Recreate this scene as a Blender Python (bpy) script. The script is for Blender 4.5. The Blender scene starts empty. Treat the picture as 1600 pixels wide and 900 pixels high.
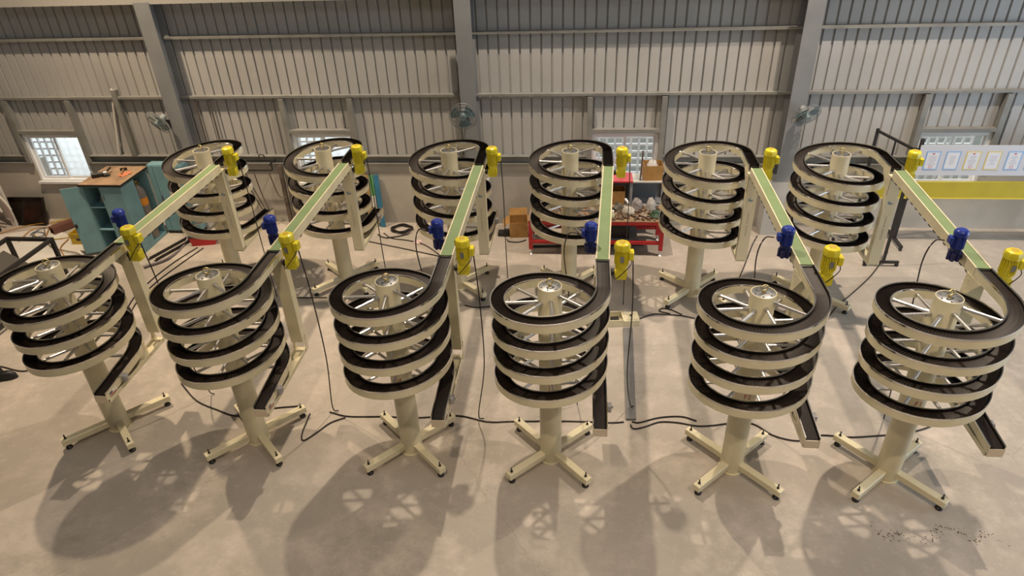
import bpy, bmesh, math, random
from mathutils import Vector, Matrix
random.seed(7)
PI = math.pi
scene = bpy.context.scene
C = scene.collection

# ------------------------------------------------------------------ camera
cam_d = bpy.data.cameras.new('camera')
cam = bpy.data.objects.new('camera', cam_d)
C.objects.link(cam)
cam_d.sensor_width = 36.0
cam_d.lens = 36.0 * 1068.16 / 1600.0
cam_d.clip_end = 200
_fw = Vector((-0.0962, 0.8420, -0.5309)).normalized()
_rt = Vector((0.9949, 0.0918, -0.0347))
_rt = (_rt - _fw * _rt.dot(_fw)).normalized()
_up = _rt.cross(_fw)
_m = Matrix((_rt, _up, -_fw)).transposed().to_4x4()
_m.translation = Vector((0, 0, 5.29))
cam.matrix_world = _m
scene.camera = cam

# ------------------------------------------------------------------ world, lamps, exposure
world = bpy.data.worlds.new('sky')
scene.world = world
world.use_nodes = True
_bg = world.node_tree.nodes['Background']
_bg.inputs[0].default_value = (0.96, 0.985, 1.0, 1)
_bg.inputs[1].default_value = 2.6

def lamp(name, loc, power, color, size=0.09, cone=128):
    d = bpy.data.lights.new(name, 'SPOT'); d.spot_size = math.radians(cone); d.spot_blend = 1.0
    d.energy = power; d.color = color; d.shadow_soft_size = size
    o = bpy.data.objects.new(name, d); o.location = loc
    C.objects.link(o)
    return o

def area(name, loc, rot, sx, sy, power, color):
    d = bpy.data.lights.new(name, 'AREA')
    d.shape = 'RECTANGLE'; d.size = sx; d.size_y = sy
    d.energy = power; d.color = color
    o = bpy.data.objects.new(name, d); o.location = loc; o.rotation_euler = rot
    C.objects.link(o)
    return o

lamp('high_bay_lamp', (-6.8, 8.3, 8.2), 2400, (1.0, 0.77, 0.52), cone=92)
lamp('high_bay_lamp.001', (4.1, 8.1, 8.2), 1900, (1.0, 0.82, 0.64), cone=104)
lamp('high_bay_lamp.002', (-1.0, 8.6, 8.2), 1600, (1.0, 0.82, 0.62))
lamp('high_bay_lamp.003', (-1.4, 1.2, 7.2), 640, (1.0, 0.77, 0.52))
lamp('high_bay_lamp.004', (3.4, 1.2, 7.2), 800, (1.0, 0.80, 0.60))
area('ceiling_fill', (-1.0, 3.0, 8.9), (0, 0, 0), 16, 2.5, 110, (0.95, 0.97, 1.0))  # soft fill added under the roof for cool ambient, no real opening there
area('right_doorway_daylight', (10.8, 5.5, 2.6), (0, math.radians(90), 0), 4.6, 5.0, 360, (0.70, 0.85, 1.0))

scene.view_settings.view_transform = 'Standard'
scene.view_settings.look = 'None'
scene.view_settings.exposure = 0.06
scene.view_settings.gamma = 1.0
scene.view_settings.use_curve_mapping = False

# ------------------------------------------------------------------ materials
MATS = {}
def mat(name, col, rough=0.5, metal=0.0, var=0.0, vscale=6.0, bump=0.0, bscale=40.0, col2=None, spec=0.5, emit=None):
    if name in MATS: return MATS[name]
    m = bpy.data.materials.new(name); m.use_nodes = True
    nt = m.node_tree; b = nt.nodes['Principled BSDF']
    c = (*col, 1)
    b.inputs['Base Color'].default_value = c
    b.inputs['Roughness'].default_value = rough
    b.inputs['Metallic'].default_value = metal
    b.inputs['Specular IOR Level'].default_value = spec
    if var > 0:
        tc = nt.nodes.new('ShaderNodeTexCoord')
        n = nt.nodes.new('ShaderNodeTexNoise'); n.inputs['Scale'].default_value = vscale; n.inputs['Detail'].default_value = 6
        r = nt.nodes.new('ShaderNodeMix'); r.data_type = 'RGBA'
        lo = tuple(x * (1 - var) for x in col) if col2 is None else col2
        r.inputs[6].default_value = (*lo, 1); r.inputs[7].default_value = c
        mr = nt.nodes.new('ShaderNodeMapRange'); mr.inputs[1].default_value = 0.35; mr.inputs[2].default_value = 0.62
        nt.links.new(tc.outputs['Object'], n.inputs['Vector'])
        nt.links.new(n.outputs['Fac'], mr.inputs[0])
        nt.links.new(mr.outputs[0], r.inputs[0])
        nt.links.new(r.outputs[2], b.inputs['Base Color'])
    if bump > 0:
        tc = nt.nodes.new('ShaderNodeTexCoord')
        n = nt.nodes.new('ShaderNodeTexNoise'); n.inputs['Scale'].default_value = bscale; n.inputs['Detail'].default_value = 4
        bp = nt.nodes.new('ShaderNodeBump'); bp.inputs['Strength'].default_value = bump; bp.inputs['Distance'].default_value = 0.01
        nt.links.new(tc.outputs['Object'], n.inputs['Vector'])
        nt.links.new(n.outputs['Fac'], bp.inputs['Height']); nt.links.new(bp.outputs[0], b.inputs['Normal'])
    if emit:
        b.inputs['Emission Color'].default_value = (*emit[0], 1); b.inputs['Emission Strength'].default_value = emit[1]
    MATS[name] = m
    return m

M_CREAM = mat('cream_paint', (0.74, 0.68, 0.48), 0.32, var=0.10, vscale=3)
M_CREAM2 = mat('cream_frame_paint', (0.73, 0.67, 0.47), 0.30, var=0.12, vscale=5)
M_STEEL = mat('polished_steel', (0.72, 0.70, 0.68), 0.14, 1.0)
M_CHROME = mat('chrome_rod', (0.66, 0.66, 0.68), 0.34, 1.0)
M_PLATE = mat('galvanised_plate', (0.34, 0.35, 0.36), 0.42, 0.9, var=0.35, vscale=30)
M_BELT = mat('black_plastic_chain', (0.019, 0.0125, 0.010), 0.48, var=0.3, vscale=8, spec=0.27)
M_BELTB = mat('black_track_bed', (0.008, 0.007, 0.007), 0.5, spec=0.3)
M_GREEN = mat('green_belt', (0.185, 0.265, 0.125), 0.55, var=0.08, vscale=5)
M_YEL = mat('yellow_motor_paint', (0.72, 0.62, 0.025), 0.35, var=0.12, vscale=14)
M_YEL2 = mat('yellow_motor_sticker', (0.50, 0.34, 0.03), 0.5)
M_BLUE = mat('blue_motor_paint', (0.012, 0.035, 0.30), 0.30, var=0.2, vscale=14)
M_DBLUE = mat('dark_blue_gearbox', (0.010, 0.015, 0.09), 0.35)
M_BLACK = mat('black_rubber', (0.012, 0.012, 0.014), 0.5)
M_BSTEEL = mat('black_steel', (0.022, 0.020, 0.020), 0.45, var=0.3, vscale=8)
M_RED = mat('red_text_paint', (0.45, 0.03, 0.02), 0.5)
M_CABLE = mat('black_cable', (0.018, 0.014, 0.016), 0.5)
M_LOGO = mat('blue_grey_logo', (0.16, 0.26, 0.38), 0.5)
M_PRINT = mat('grey_print', (0.28, 0.28, 0.27), 0.5)
M_GSTICK = mat('green_sticker', (0.10, 0.35, 0.12), 0.5)
M_CLEARBOX = mat('grey_sensor_housing', (0.42, 0.42, 0.45), 0.25, 0.3, var=0.3, vscale=40)
M_LABEL = mat('white_label', (0.75, 0.73, 0.66), 0.5)
M_LABELB = mat('dark_label_print', (0.10, 0.10, 0.12), 0.5)
M_LABELR = mat('red_label_print', (0.50, 0.12, 0.09), 0.5)
M_GIRT = mat('galvanised_girt', (0.27, 0.27, 0.255), 0.5, 0.1, var=0.2, vscale=4)
M_COL = mat('grey_column_paint', (0.25, 0.26, 0.27), 0.45, 0.0, var=0.12, vscale=3)
M_CONC = mat('concrete_dado', (0.50, 0.47, 0.42), 0.85, var=0.18, vscale=1.6, bump=0.15, bscale=30)
M_PIER = mat('concrete_pier', (0.50, 0.50, 0.48), 0.85, var=0.12, vscale=2.5)
M_WHITE = mat('white_aluminium', (0.80, 0.81, 0.82), 0.4)
M_CARD = mat('brown_cardboard', (0.42, 0.23, 0.07), 0.8, var=0.2, vscale=10)
M_TEAL = mat('teal_cabinet_paint', (0.19, 0.36, 0.42), 0.45, var=0.18, vscale=3)
M_DARKIN = mat('dark_cabinet_inside', (0.04, 0.07, 0.08), 0.7)
M_WOODTOP = mat('worn_brown_bench_top', (0.36, 0.24, 0.15), 0.7, var=0.35, vscale=7)
M_REDP = mat('red_bench_paint', (0.48, 0.022, 0.025), 0.4, var=0.2, vscale=6)
M_GREYP = mat('grey_panel', (0.30, 0.31, 0.33), 0.5, var=0.15, vscale=4)
M_YELP = mat('yellow_board', (0.50, 0.41, 0.03), 0.5, var=0.12, vscale=3)
M_PLASTW = mat('white_plastic', (0.72, 0.70, 0.64), 0.5)

def floor_mat():
    m = bpy.data.materials.new('stained_concrete_floor'); m.use_nodes = True
    nt = m.node_tree; b = nt.nodes['Principled BSDF']; N = nt.nodes.new; L = nt.links.new
    tc = N('ShaderNodeTexCoord')
    def noise(scale, detail, rough=0.6):
        n = N('ShaderNodeTexNoise'); n.inputs['Scale'].default_value = scale; n.inputs['Detail'].default_value = detail
        n.inputs['Roughness'].default_value = rough
        L(tc.outputs['Object'], n.inputs['Vector']); return n
    n1 = noise(0.45, 5); n2 = noise(1.7, 9, 0.72); n3 = noise(30, 6, 0.7); n4 = noise(0.9, 10, 0.78); n5 = noise(7.0, 8, 0.75)
    def mix(a, bcol, fac, lo, hi):
        mr = N('ShaderNodeMapRange'); mr.inputs[1].default_value = lo; mr.inputs[2].default_value = hi
        L(fac, mr.inputs[0])
        x = N('ShaderNodeMix'); x.data_type = 'RGBA'
        if isinstance(a, tuple): x.inputs[6].default_value = (*a, 1)
        else: L(a, x.inputs[6])
        x.inputs[7].default_value = (*bcol, 1)
        L(mr.outputs[0], x.inputs[0]); return x.outputs[2]
    c = mix((0.36, 0.325, 0.285), (0.45, 0.405, 0.355), n1.outputs['Fac'], 0.36, 0.64)
    c = mix(c, (0.58, 0.515, 0.455), n2.outputs['Fac'], 0.48, 0.72)
    c = mix(c, (0.285, 0.26, 0.225), n4.outputs['Fac'], 0.53, 0.76)
    c = mix(c, (0.60, 0.535, 0.475), n5.outputs['Fac'], 0.58, 0.80)
    c = mix(c, (0.20, 0.18, 0.15), n3.outputs['Fac'], 0.62, 0.80)
    # hairline cracks
    vo = N('ShaderNodeTexVoronoi'); vo.feature = 'DISTANCE_TO_EDGE'; vo.inputs['Scale'].default_value = 0.24
    wv = N('ShaderNodeVectorMath'); wv.operation = 'MULTIPLY_ADD'; wv.inputs[1].default_value = (0.35, 0.35, 0.35)
    L(n2.outputs['Color'], wv.inputs[0]); L(tc.outputs['Object'], wv.inputs[2]); L(wv.outputs[0], vo.inputs['Vector'])
    c = mix(c, (0.28, 0.25, 0.21), vo.outputs['Distance'], 0.0010, 0.0)
    L(c, b.inputs['Base Color'])
    b.inputs['Roughness'].default_value = 0.55
    b.inputs['Specular IOR Level'].default_value = 0.35
    bp = N('ShaderNodeBump'); bp.inputs['Strength'].default_value = 0.06; bp.inputs['Distance'].default_value = 0.01
    L(n3.outputs['Fac'], bp.inputs['Height']); L(bp.outputs[0], b.inputs['Normal'])
    return m
M_FLOOR = floor_mat()
M_CLAD = mat('beige_grey_cladding', (0.46, 0.455, 0.445), 0.5, 0.0, var=0.10, vscale=1.2)

def frosted():
    m = bpy.data.materials.new('frosted_glass'); m.use_nodes = True
    nt = m.node_tree; nt.nodes.clear()
    o = nt.nodes.new('ShaderNodeOutputMaterial'); t = nt.nodes.new('ShaderNodeBsdfTranslucent'); d = nt.nodes.new('ShaderNodeBsdfTransparent')
    x = nt.nodes.new('ShaderNodeMixShader'); x.inputs[0].default_value = 0.45
    t.inputs[0].default_value = (0.92, 0.95, 0.95, 1); d.inputs[0].default_value = (0.98, 0.99, 0.99, 1)
    nt.links.new(t.outputs[0], x.inputs[1]); nt.links.new(d.outputs[0], x.inputs[2]); nt.links.new(x.outputs[0], o.inputs[0])
    return m
def clear():
    m = bpy.data.materials.new('clear_glass'); m.use_nodes = True
    nt = m.node_tree; nt.nodes.clear()
    o = nt.nodes.new('ShaderNodeOutputMaterial'); t = nt.nodes.new('ShaderNodeBsdfGlossy'); d = nt.nodes.new('ShaderNodeBsdfTransparent')
    x = nt.nodes.new('ShaderNodeMixShader'); x.inputs[0].default_value = 0.92
    t.inputs[1].default_value = 0.05; d.inputs[0].default_value = (0.97, 0.98, 0.98, 1)
    nt.links.new(t.outputs[0], x.inputs[1]); nt.links.new(d.outputs[0], x.inputs[2]); nt.links.new(x.outputs[0], o.inputs[0])
    return m
M_FROST = frosted(); M_GLASS = clear()

# ------------------------------------------------------------------ mesh helpers
MIR = [False]          # when on, meshes are built mirrored front-to-back
class MB:
    def __init__(s): s.v = []; s.f = []
    def add(s, vs, fs):
        o = len(s.v); s.v += [tuple(p) for p in vs]; s.f += [tuple(i + o for i in q) for q in fs]; return s
    def box(s, x0, x1, y0, y1, z0, z1, mtx=None):
        vs = [Vector((x, y, z)) for z in (z0, z1) for y in (y0, y1) for x in (x0, x1)]
        if mtx: vs = [mtx @ p for p in vs]
        return s.add(vs, [(0, 2, 3, 1), (4, 5, 7, 6), (0, 1, 5, 4), (1, 3, 7, 5), (3, 2, 6, 7), (2, 0, 4, 6)])
    def bar(s, a, b, w, h=None, up=(0, 0, 1)):
        """a box-section bar from a to b, w wide and h high"""
        h = h or w; a = Vector(a); b = Vector(b); d = (b - a).normalized(); u = Vector(up)
        if abs(d.dot(u)) > 0.98: u = Vector((0, 1, 0))
        r = d.cross(u).normalized(); u = r.cross(d)
        vs = [p + r * sx * w / 2 + u * sz * h / 2 for p in (a, b) for sz in (-1, 1) for sx in (-1, 1)]
        return s.add(vs, [(0, 1, 3, 2), (4, 6, 7, 5), (0, 4, 5, 1), (1, 5, 7, 3), (3, 7, 6, 2), (2, 6, 4, 0)])
    def cyl(s, a, b, r0, r1=None, n=16, caps=True):
        r1 = r0 if r1 is None else r1
        a = Vector(a); b = Vector(b); d = (b - a).normalized()
        u = Vector((0, 0, 1)) if abs(d.z) < 0.9 else Vector((1, 0, 0))
        x = d.cross(u).normalized(); y = d.cross(x)
        vs = []
        for p, r in ((a, r0), (b, r1)):
            vs += [p + (x * math.cos(2 * PI * i / n) + y * math.sin(2 * PI * i / n)) * r for i in range(n)]
        fs = [(i, i + n, (i + 1) % n + n, (i + 1) % n) for i in range(n)]
        if caps: fs += [tuple(range(n)), tuple(reversed(range(n, 2 * n)))]
        return s.add(vs, fs)
    def lathe(s, prof, c=(0, 0, 0), n=24):
        c = Vector(c); vs = []
        for r, z in prof:
            vs += [c + Vector((r * math.cos(2 * PI * i / n), r * math.sin(2 * PI * i / n), z)) for i in range(n)]
        fs = []
        for k in range(len(prof) - 1):
            for i in range(n):
                j = (i + 1) % n
                fs.append((k * n + i, k * n + j, (k + 1) * n + j, (k + 1) * n + i))
        fs += [tuple(reversed(range(n))), tuple(range((len(prof) - 1) * n, len(prof) * n))]
        return s.add(vs, fs)
    def tube(s, pts, r, n=6, closed=False):
        pts = [Vector(p) for p in pts]; m = len(pts); vs = []
        for i, p in enumerate(pts):
            a = pts[i - 1] if (i or closed) else p; b = pts[(i + 1) % m] if (i < m - 1 or closed) else p
            d = (b - a).normalized(); u = Vector((0, 0, 1)) if abs(d.z) < 0.95 else Vector((1, 0, 0))
            x = d.cross(u).normalized(); y = d.cross(x)
            vs += [p + (x * math.cos(2 * PI * k / n) + y * math.sin(2 * PI * k / n)) * r for k in range(n)]
        fs = []
        for i in range(m if closed else m - 1):
            for k in range(n):
                a = i * n; b = ((i + 1) % m) * n
                fs.append((a + k, b + k, b + (k + 1) % n, a + (k + 1) % n))
        if not closed: fs += [tuple(range(n)), tuple(reversed(range((m - 1) * n, m * n)))]
        return s.add(vs, fs)
    def sweep(s, frames, prof):
        """frames: (point, lateral unit vector); prof: closed polygon of (lateral, vertical)"""
        n = len(prof); vs = []
        for p, l in frames:
            vs += [p + l * a + Vector((0, 0, z)) for a, z in prof]
        fs = []
        for i in range(len(frames) - 1):
            for k in range(n):
                fs.append((i * n + k, i * n + (k + 1) % n, (i + 1) * n + (k + 1) % n, (i + 1) * n + k))
        fs += [tuple(reversed(range(n))), tuple(range((len(frames) - 1) * n, len(frames) * n))]
        return s.add(vs, fs)
    def prism(s, poly, axis, d0, d1):
        """poly in the two other axes, extruded along axis ('x','y','z')"""
        def P(a, b, d): return {'x': (d, a, b), 'y': (a, d, b), 'z': (a, b, d)}[axis]
        n = len(poly); vs = [P(a, b, d0) for a, b in poly] + [P(a, b, d1) for a, b in poly]
        return s.add(vs, [tuple(range(n)), tuple(reversed(range(n, 2 * n)))] + [(i, i + n, (i + 1) % n + n, (i + 1) % n) for i in range(n)])
    def mesh(s, name, m, smooth=None, bevel=0):
        vs = s.v
        if MIR[0]: vs = [(x, -y, z) for x, y, z in vs]
        me = bpy.data.meshes.new(name); me.from_pydata(vs, [], s.f)
        bm = bmesh.new(); bm.from_mesh(me)
        bmesh.ops.recalc_face_normals(bm, faces=bm.faces)
        if bevel: bmesh.ops.bevel(bm, geom=list(bm.edges), offset=bevel, segments=1, affect='EDGES', clamp_overlap=True)
        bm.to_mesh(me); bm.free()
        if smooth is not None:
            me.polygons.foreach_set('use_smooth', [True] * len(me.polygons))
            me.set_sharp_from_angle(angle=math.radians(smooth))
        me.materials.append(m)
        return me
    def obj(s, name, m, parent=None, smooth=None, bevel=0, loc=None):
        o = bpy.data.objects.new(name, s.mesh(name, m, smooth, bevel)); C.objects.link(o)
        if parent is not None: o.parent = parent
        if loc: o.location = loc
        return o

def tag(o, label=None, cat=None, group=None, kind=None):
    if label: o['label'] = label
    if cat: o['category'] = cat
    if group: o['group'] = group
    if kind: o['kind'] = kind
    return o
def empty(name, loc=(0, 0, 0), rz=0):
    o = bpy.data.objects.new(name, None); C.objects.link(o); o.location = loc; o.rotation_euler.z = rz
    o.empty_display_size = 0.1
    return o
def inst(name, me, parent, loc=(0, 0, 0), rz=0):
    o = bpy.data.objects.new(name, me); C.objects.link(o); o.parent = parent; o.location = loc; o.rotation_euler.z = rz
    return o
def copy_tree(o, parent=None):
    c = o.copy(); C.objects.link(c); c.parent = parent
    for ch in o.children: copy_tree(ch, c)
    return c
def spline(pts, k=8):
    P = [Vector(p) for p in pts]; out = []
    P = [P[0] * 2 - P[1]] + P + [P[-1] * 2 - P[-2]]
    for i in range(1, len(P) - 2):
        for j in range(k):
            t = j / k; a, b, c, d = P[i - 1:i + 3]
            out.append(0.5 * (2 * b + (c - a) * t + (2 * a - 5 * b + 4 * c - d) * t * t + (3 * b - a - 3 * c + d) * t ** 3))
    out.append(P[-2]); return out

# ------------------------------------------------------------------ the setting
WY = 10.5                       # inner face of the back wall
XL, XR, YF, ZC = -15.0, 11.0, -7.0, 9.0
tag(MB().box(XL, XR, YF, WY + 0.3, -0.2, 0).obj('floor', M_FLOOR), kind='structure')
tag(MB().box(XL, XR, YF, WY + 0.1, ZC, ZC + 0.1).obj('ceiling', mat('roof_sheet', (0.42, 0.42, 0.42), 0.7)), kind='structure')
M_SIDE = mat('side_wall_paint', (0.50, 0.47, 0.42), 0.8)
tag(MB().box(XL - 0.1, XL, YF, WY + 0.1, 0, ZC).obj('wall_left', M_SIDE), kind='structure')
tag(MB().box(XR, XR + 0.1, YF, WY + 0.1, 0, ZC).obj('wall_right', M_SIDE), kind='structure')
tag(MB().box(XL, XR, YF - 0.1, YF, 0, ZC).obj('wall_front', M_SIDE), kind='structure')

WINS = [-8.98, -4.215, 0.69, 5.58]          # window centres
WH, WZ0, WZ1 = 0.52, 0.74, 1.61
dado = MB()
edges = [XL] + [e for c in WINS for e in (c - WH, c + WH)] + [XR]
for i in range(0, len(edges), 2): dado.box(edges[i], edges[i + 1], WY - 0.04, WY + 0.2, 0, 1.1)
for c in WINS: dado.box(c - WH, c + WH, WY - 0.04, WY + 0.2, 0, WZ0)
wall = dado.obj('wall_back', M_CONC); tag(wall, kind='structure')

# ribbed cladding sheets: five ribs to a sheet, each sheet its own piece
RP = 0.16; CELLS = 5
def sheet(x0, n):
    b = MB()
    for k in range(n):
        xa = x0 + k * RP; xb = xa + RP; xm = (xa + xb) / 2
        z0 = 1.1
        for c in WINS:
            if c - WH - 0.03 < xm < c + WH + 0.03: z0 = WZ1
        g = 0.016; d = 0.028
        prof = [(xa, WY), (xb - 2 * g, WY), (xb - 1.5 * g, WY + d), (xb - 0.5 * g, WY + d), (xb, WY)]
        for (p, q) in zip(prof[:-1], prof[1:]):
            b.add([(p[0], p[1], z0), (q[0], q[1], z0), (q[0], q[1], ZC), (p[0], p[1], ZC)], [(0, 1, 2, 3)])
        b.add([(xa, WY + .05, z0), (xb, WY + .05, z0), (xb, WY + .05, ZC), (xa, WY + .05, ZC)], [(3, 2, 1, 0)])
    return b.obj('wall_panel', M_CLAD, wall)
x = XL
while x < XR:
    n = min(CELLS, int(math.ceil((XR - x) / RP))); sheet(x, n); x += n * RP

COLX = [-11.2, -6.47, -1.71, 3.13, 7.98]
for i, cx in enumerate(COLX):
    b = MB()                                     # rolled H section: two flanges and a web
    b.box(cx - 0.12, cx + 0.12, 10.16, 10.178, 0.93, 3.70); b.box(cx - 0.12, cx + 0.12, 10.16, 10.178, 3.955, ZC)
    b.box(cx - 0.12, cx + 0.12, 10.44, 10.4545, 0.93, 3.70)
    b.box(cx - 0.007, cx + 0.007, 10.178, 10.44, 0.93, 3.70)
    b.box(cx - 0.16, cx + 0.16, 10.155, 10.459, 0.915, 0.93)
    o = b.obj('steel_column', M_COL); tag(o, kind='structure')
    p = MB().box(cx - 0.22, cx + 0.24, 10.15, 10.455, 0, 0.915).obj('concrete_pier', M_PIER); tag(p, kind='structure')
# girts between the columns, sill channel, eave beam
k = 0
xs = [XL] + COLX + [XR]
for a, b_ in zip(xs[:-1], xs[1:]):
    for z, d, h in ((2.205, 0.085, 0.035), (3.125, 0.085, 0.035)):
        g = MB()
        g.box(a + 0.02, b_ - 0.02, WY - d, WY - 0.002, z + h - 0.008, z + h)
        g.box(a + 0.02, b_ - 0.02, WY - d, WY - d + 0.008, z, z + h - 0.008)
        k += 1; tag(g.obj('trim_%d' % k, M_GIRT), kind='structure')
    w = [c for c in WINS if a < c < b_]
    cuts = [a + 0.02] + [e for c in w for e in (c - WH - 0.08, c + WH + 0.08)] + [b_ - 0.02]
    for j in range(0, len(cuts), 2):
        if cuts[j + 1] - cuts[j] < 0.05: continue
        g = MB()
        g.box(cuts[j], cuts[j + 1], WY - 0.10, WY - 0.002, 1.10, 1.112)
        g.box(cuts[j], cuts[j + 1], WY - 0.03, WY - 0.002, 1.112, 1.235)
        g.box(cuts[j], cuts[j + 1], WY - 0.10, WY - 0.03, 1.225, 1.235)
        k += 1; tag(g.obj('trim_%d' % k, M_GIRT), kind='structure')
g = MB().box(XL, XR, 10.23, WY - 0.045, 3.665, 3.95)
k += 1; tag(g.obj('trim_%d' % k, mat('cream_eave_beam', (0.42, 0.41, 0.38), 0.5)), kind='structure')

# windows: jamb studs and header of galvanised channel, white sliding sashes, outer burglar grille
for wi, cx in enumerate(WINS):
    frost = wi < 2
    win = empty('window_%d' % (wi + 1), (cx, WY, WZ0)); tag(win, kind='structure')
    for s in (-1, 1):
        st = MB().box(s * (WH + 0.04) - 0.04, s * (WH + 0.04) + 0.04, -0.11, -0.002, 1.10 - WZ0, 2.19 - WZ0)
        st.obj('jamb_stud', M_GIRT, win)
    MB().box(-WH, WH, -0.11, -0.002, WZ1 - WZ0 + 0.02, WZ1 - WZ0 + 0.07).obj('header', M_GIRT, win)
    H = WZ1 - WZ0
    f = MB()
    f.box(-WH + .002, WH - .002, -0.06, 0.06, 0.002, 0.045); f.box(-WH + .002, WH - .002, -0.06, 0.06, H - 0.045, H)
    f.box(-WH + .002, -WH + 0.045, -0.06, 0.06, 0.045, H - 0.045); f.box(WH - 0.045, WH - .002, -0.06, 0.06, 0.045, H - 0.045)
    f.box(-WH - 0.03, WH + 0.03, -0.10, -0.06, -0.02, 0.02)
    f.obj('window_frame', M_WHITE, win)
    for s, y in ((-1, 0.0), (1, 0.022)):
        a, b_ = (-WH + 0.045, 0.02) if s < 0 else (-0.02, WH - 0.045)
        q = MB()
        q.box(a, a + 0.035, y - .01, y + .01, 0.045, H - 0.045); q.box(b_ - 0.035, b_, y - .01, y + .01, 0.045, H - 0.045)
        q.box(a + .035, b_ - .035, y - .01, y + .01, 0.045, 0.085); q.box(a + .035, b_ - .035, y - .01, y + .01, H - 0.085, H - 0.045)
        sash = q.obj('sash', M_WHITE, win)
        MB().box(a + .035, b_ - .035, y - .003, y + .003, 0.085, H - 0.085).obj('pane', M_FROST if (frost and s > 0) else M_GLASS, sash)
    gy, gx0, nj = (0.22, -WH - 0.28, -2) if frost else (0.40, -WH - 0.02, 0)
    for j in range(nj, 9):                     # outer burglar grille
        xx = -WH + 2 * WH * j / 8
        MB().box(xx - 0.017, xx + 0.017, gy, gy + 0.03, -0.1, H + 0.1).obj('grille_bar', M_WHITE, win)
    for j in range(0, 8):
        zz = H * j / 7
        MB().box(gx0, WH + .02, gy + 0.031, gy + 0.061, zz - 0.017, zz + 0.017).obj('grille_bar', M_WHITE, win)
# outside ground; pale strip added to brighten the view through the left windows
tag(MB().box(-30, 30, WY + 0.3, 40, -0.25, -0.2).obj('ground_outside', mat('outside_ground', (0.095, 0.105, 0.09), 0.9, var=0.3, vscale=1)), kind='structure')

tag(MB().box(-30, -2.2, WY + 0.32, 30, -0.199, -0.15).obj('pale_strip_outside', mat('pale_outside_strip', (0.46, 0.50, 0.50), 0.9, var=0.1, vscale=2)), kind='structure')
# thin conduits on the wall
def pipe(name, pts, r, m, label, cat, group=None, sm=50):
    o = MB().tube(pts, r, 8).obj(name, m, smooth=sm); tag(o, label, cat, group); return o
M_PIPEW = mat('white_conduit', (0.66, 0.64, 0.60), 0.5)
M_PIPEB = mat('brown_pipe', (0.10, 0.075, 0.06), 0.5)
pipe('conduit', [(-7.60, 10.455, 2.36), (-7.85, 10.435, 1.24)], 0.02, M_PIPEW, 'thin white conduit leaning on the cladding above the teal cabinets', 'pipe')
tag(MB().box(-7.60, -7.52, 10.40, 10.497, 1.24, 2.35).obj('wall_stud', M_GIRT), kind='structure')
pipe('conduit', [(-6.22, 10.44, 2.18), (-6.22, 10.44, 1.24)], 0.014, M_PIPEB, 'thin dark pipe on the cladding nearest the left steel column', 'pipe')
pipe('conduit', [(-5.98, 10.44, 2.18), (-5.98, 10.44, 1.24)], 0.014, M_PIPEB, 'thin dark pipe on the cladding, further from the left steel column', 'pipe')
# ------------------------------------------------------------------ spiral conveyor towers
RC, HW = 0.47, 0.065            # belt centre-line radius, half width of the track
Z0, PITCH, TURNS = 1.03, 0.272, 4
SLOPE = PITCH / (2 * PI * RC)
TAIL, HEADL = 0.56, 0.455
LEN_H = TURNS * 2 * PI * RC
LEN = TAIL + LEN_H + HEADL
def path(s):
    """point on the track's lip line, outward unit vector and travel direction at arc length s"""
    if s < TAIL:
        y = s - TAIL
        return Vector((RC, y, Z0 + SLOPE * y)), Vector((1, 0, 0)), Vector((0, 1, 0))
    s -= TAIL
    if s <= LEN_H:
        a = s / RC; l = Vector((math.cos(a), math.sin(a), 0))
        return l * RC + Vector((0, 0, Z0 + SLOPE * s)), l, Vector((-math.sin(a), math.cos(a), 0))
    y = s - LEN_H
    return Vector((RC, y, Z0 + PITCH * TURNS)), Vector((1, 0, 0)), Vector((0, 1, 0))
def frames(s0, s1, step=0.05):
    n = max(2, int((s1 - s0) / step)); return [path(s0 + (s1 - s0) * i / n)[:2] for i in range(n + 1)]

def hexmotor(b, cx, cy, z0, z1, r, n=8):
    b.lathe([(r * 0.8, z0), (r, z0 + 0.004), (r * 1.04, z0 + (z1 - z0) * 0.55), (r * 0.9, z1 - 0.012), (r * 0.62, z1)], (cx, cy, 0), n)

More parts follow.
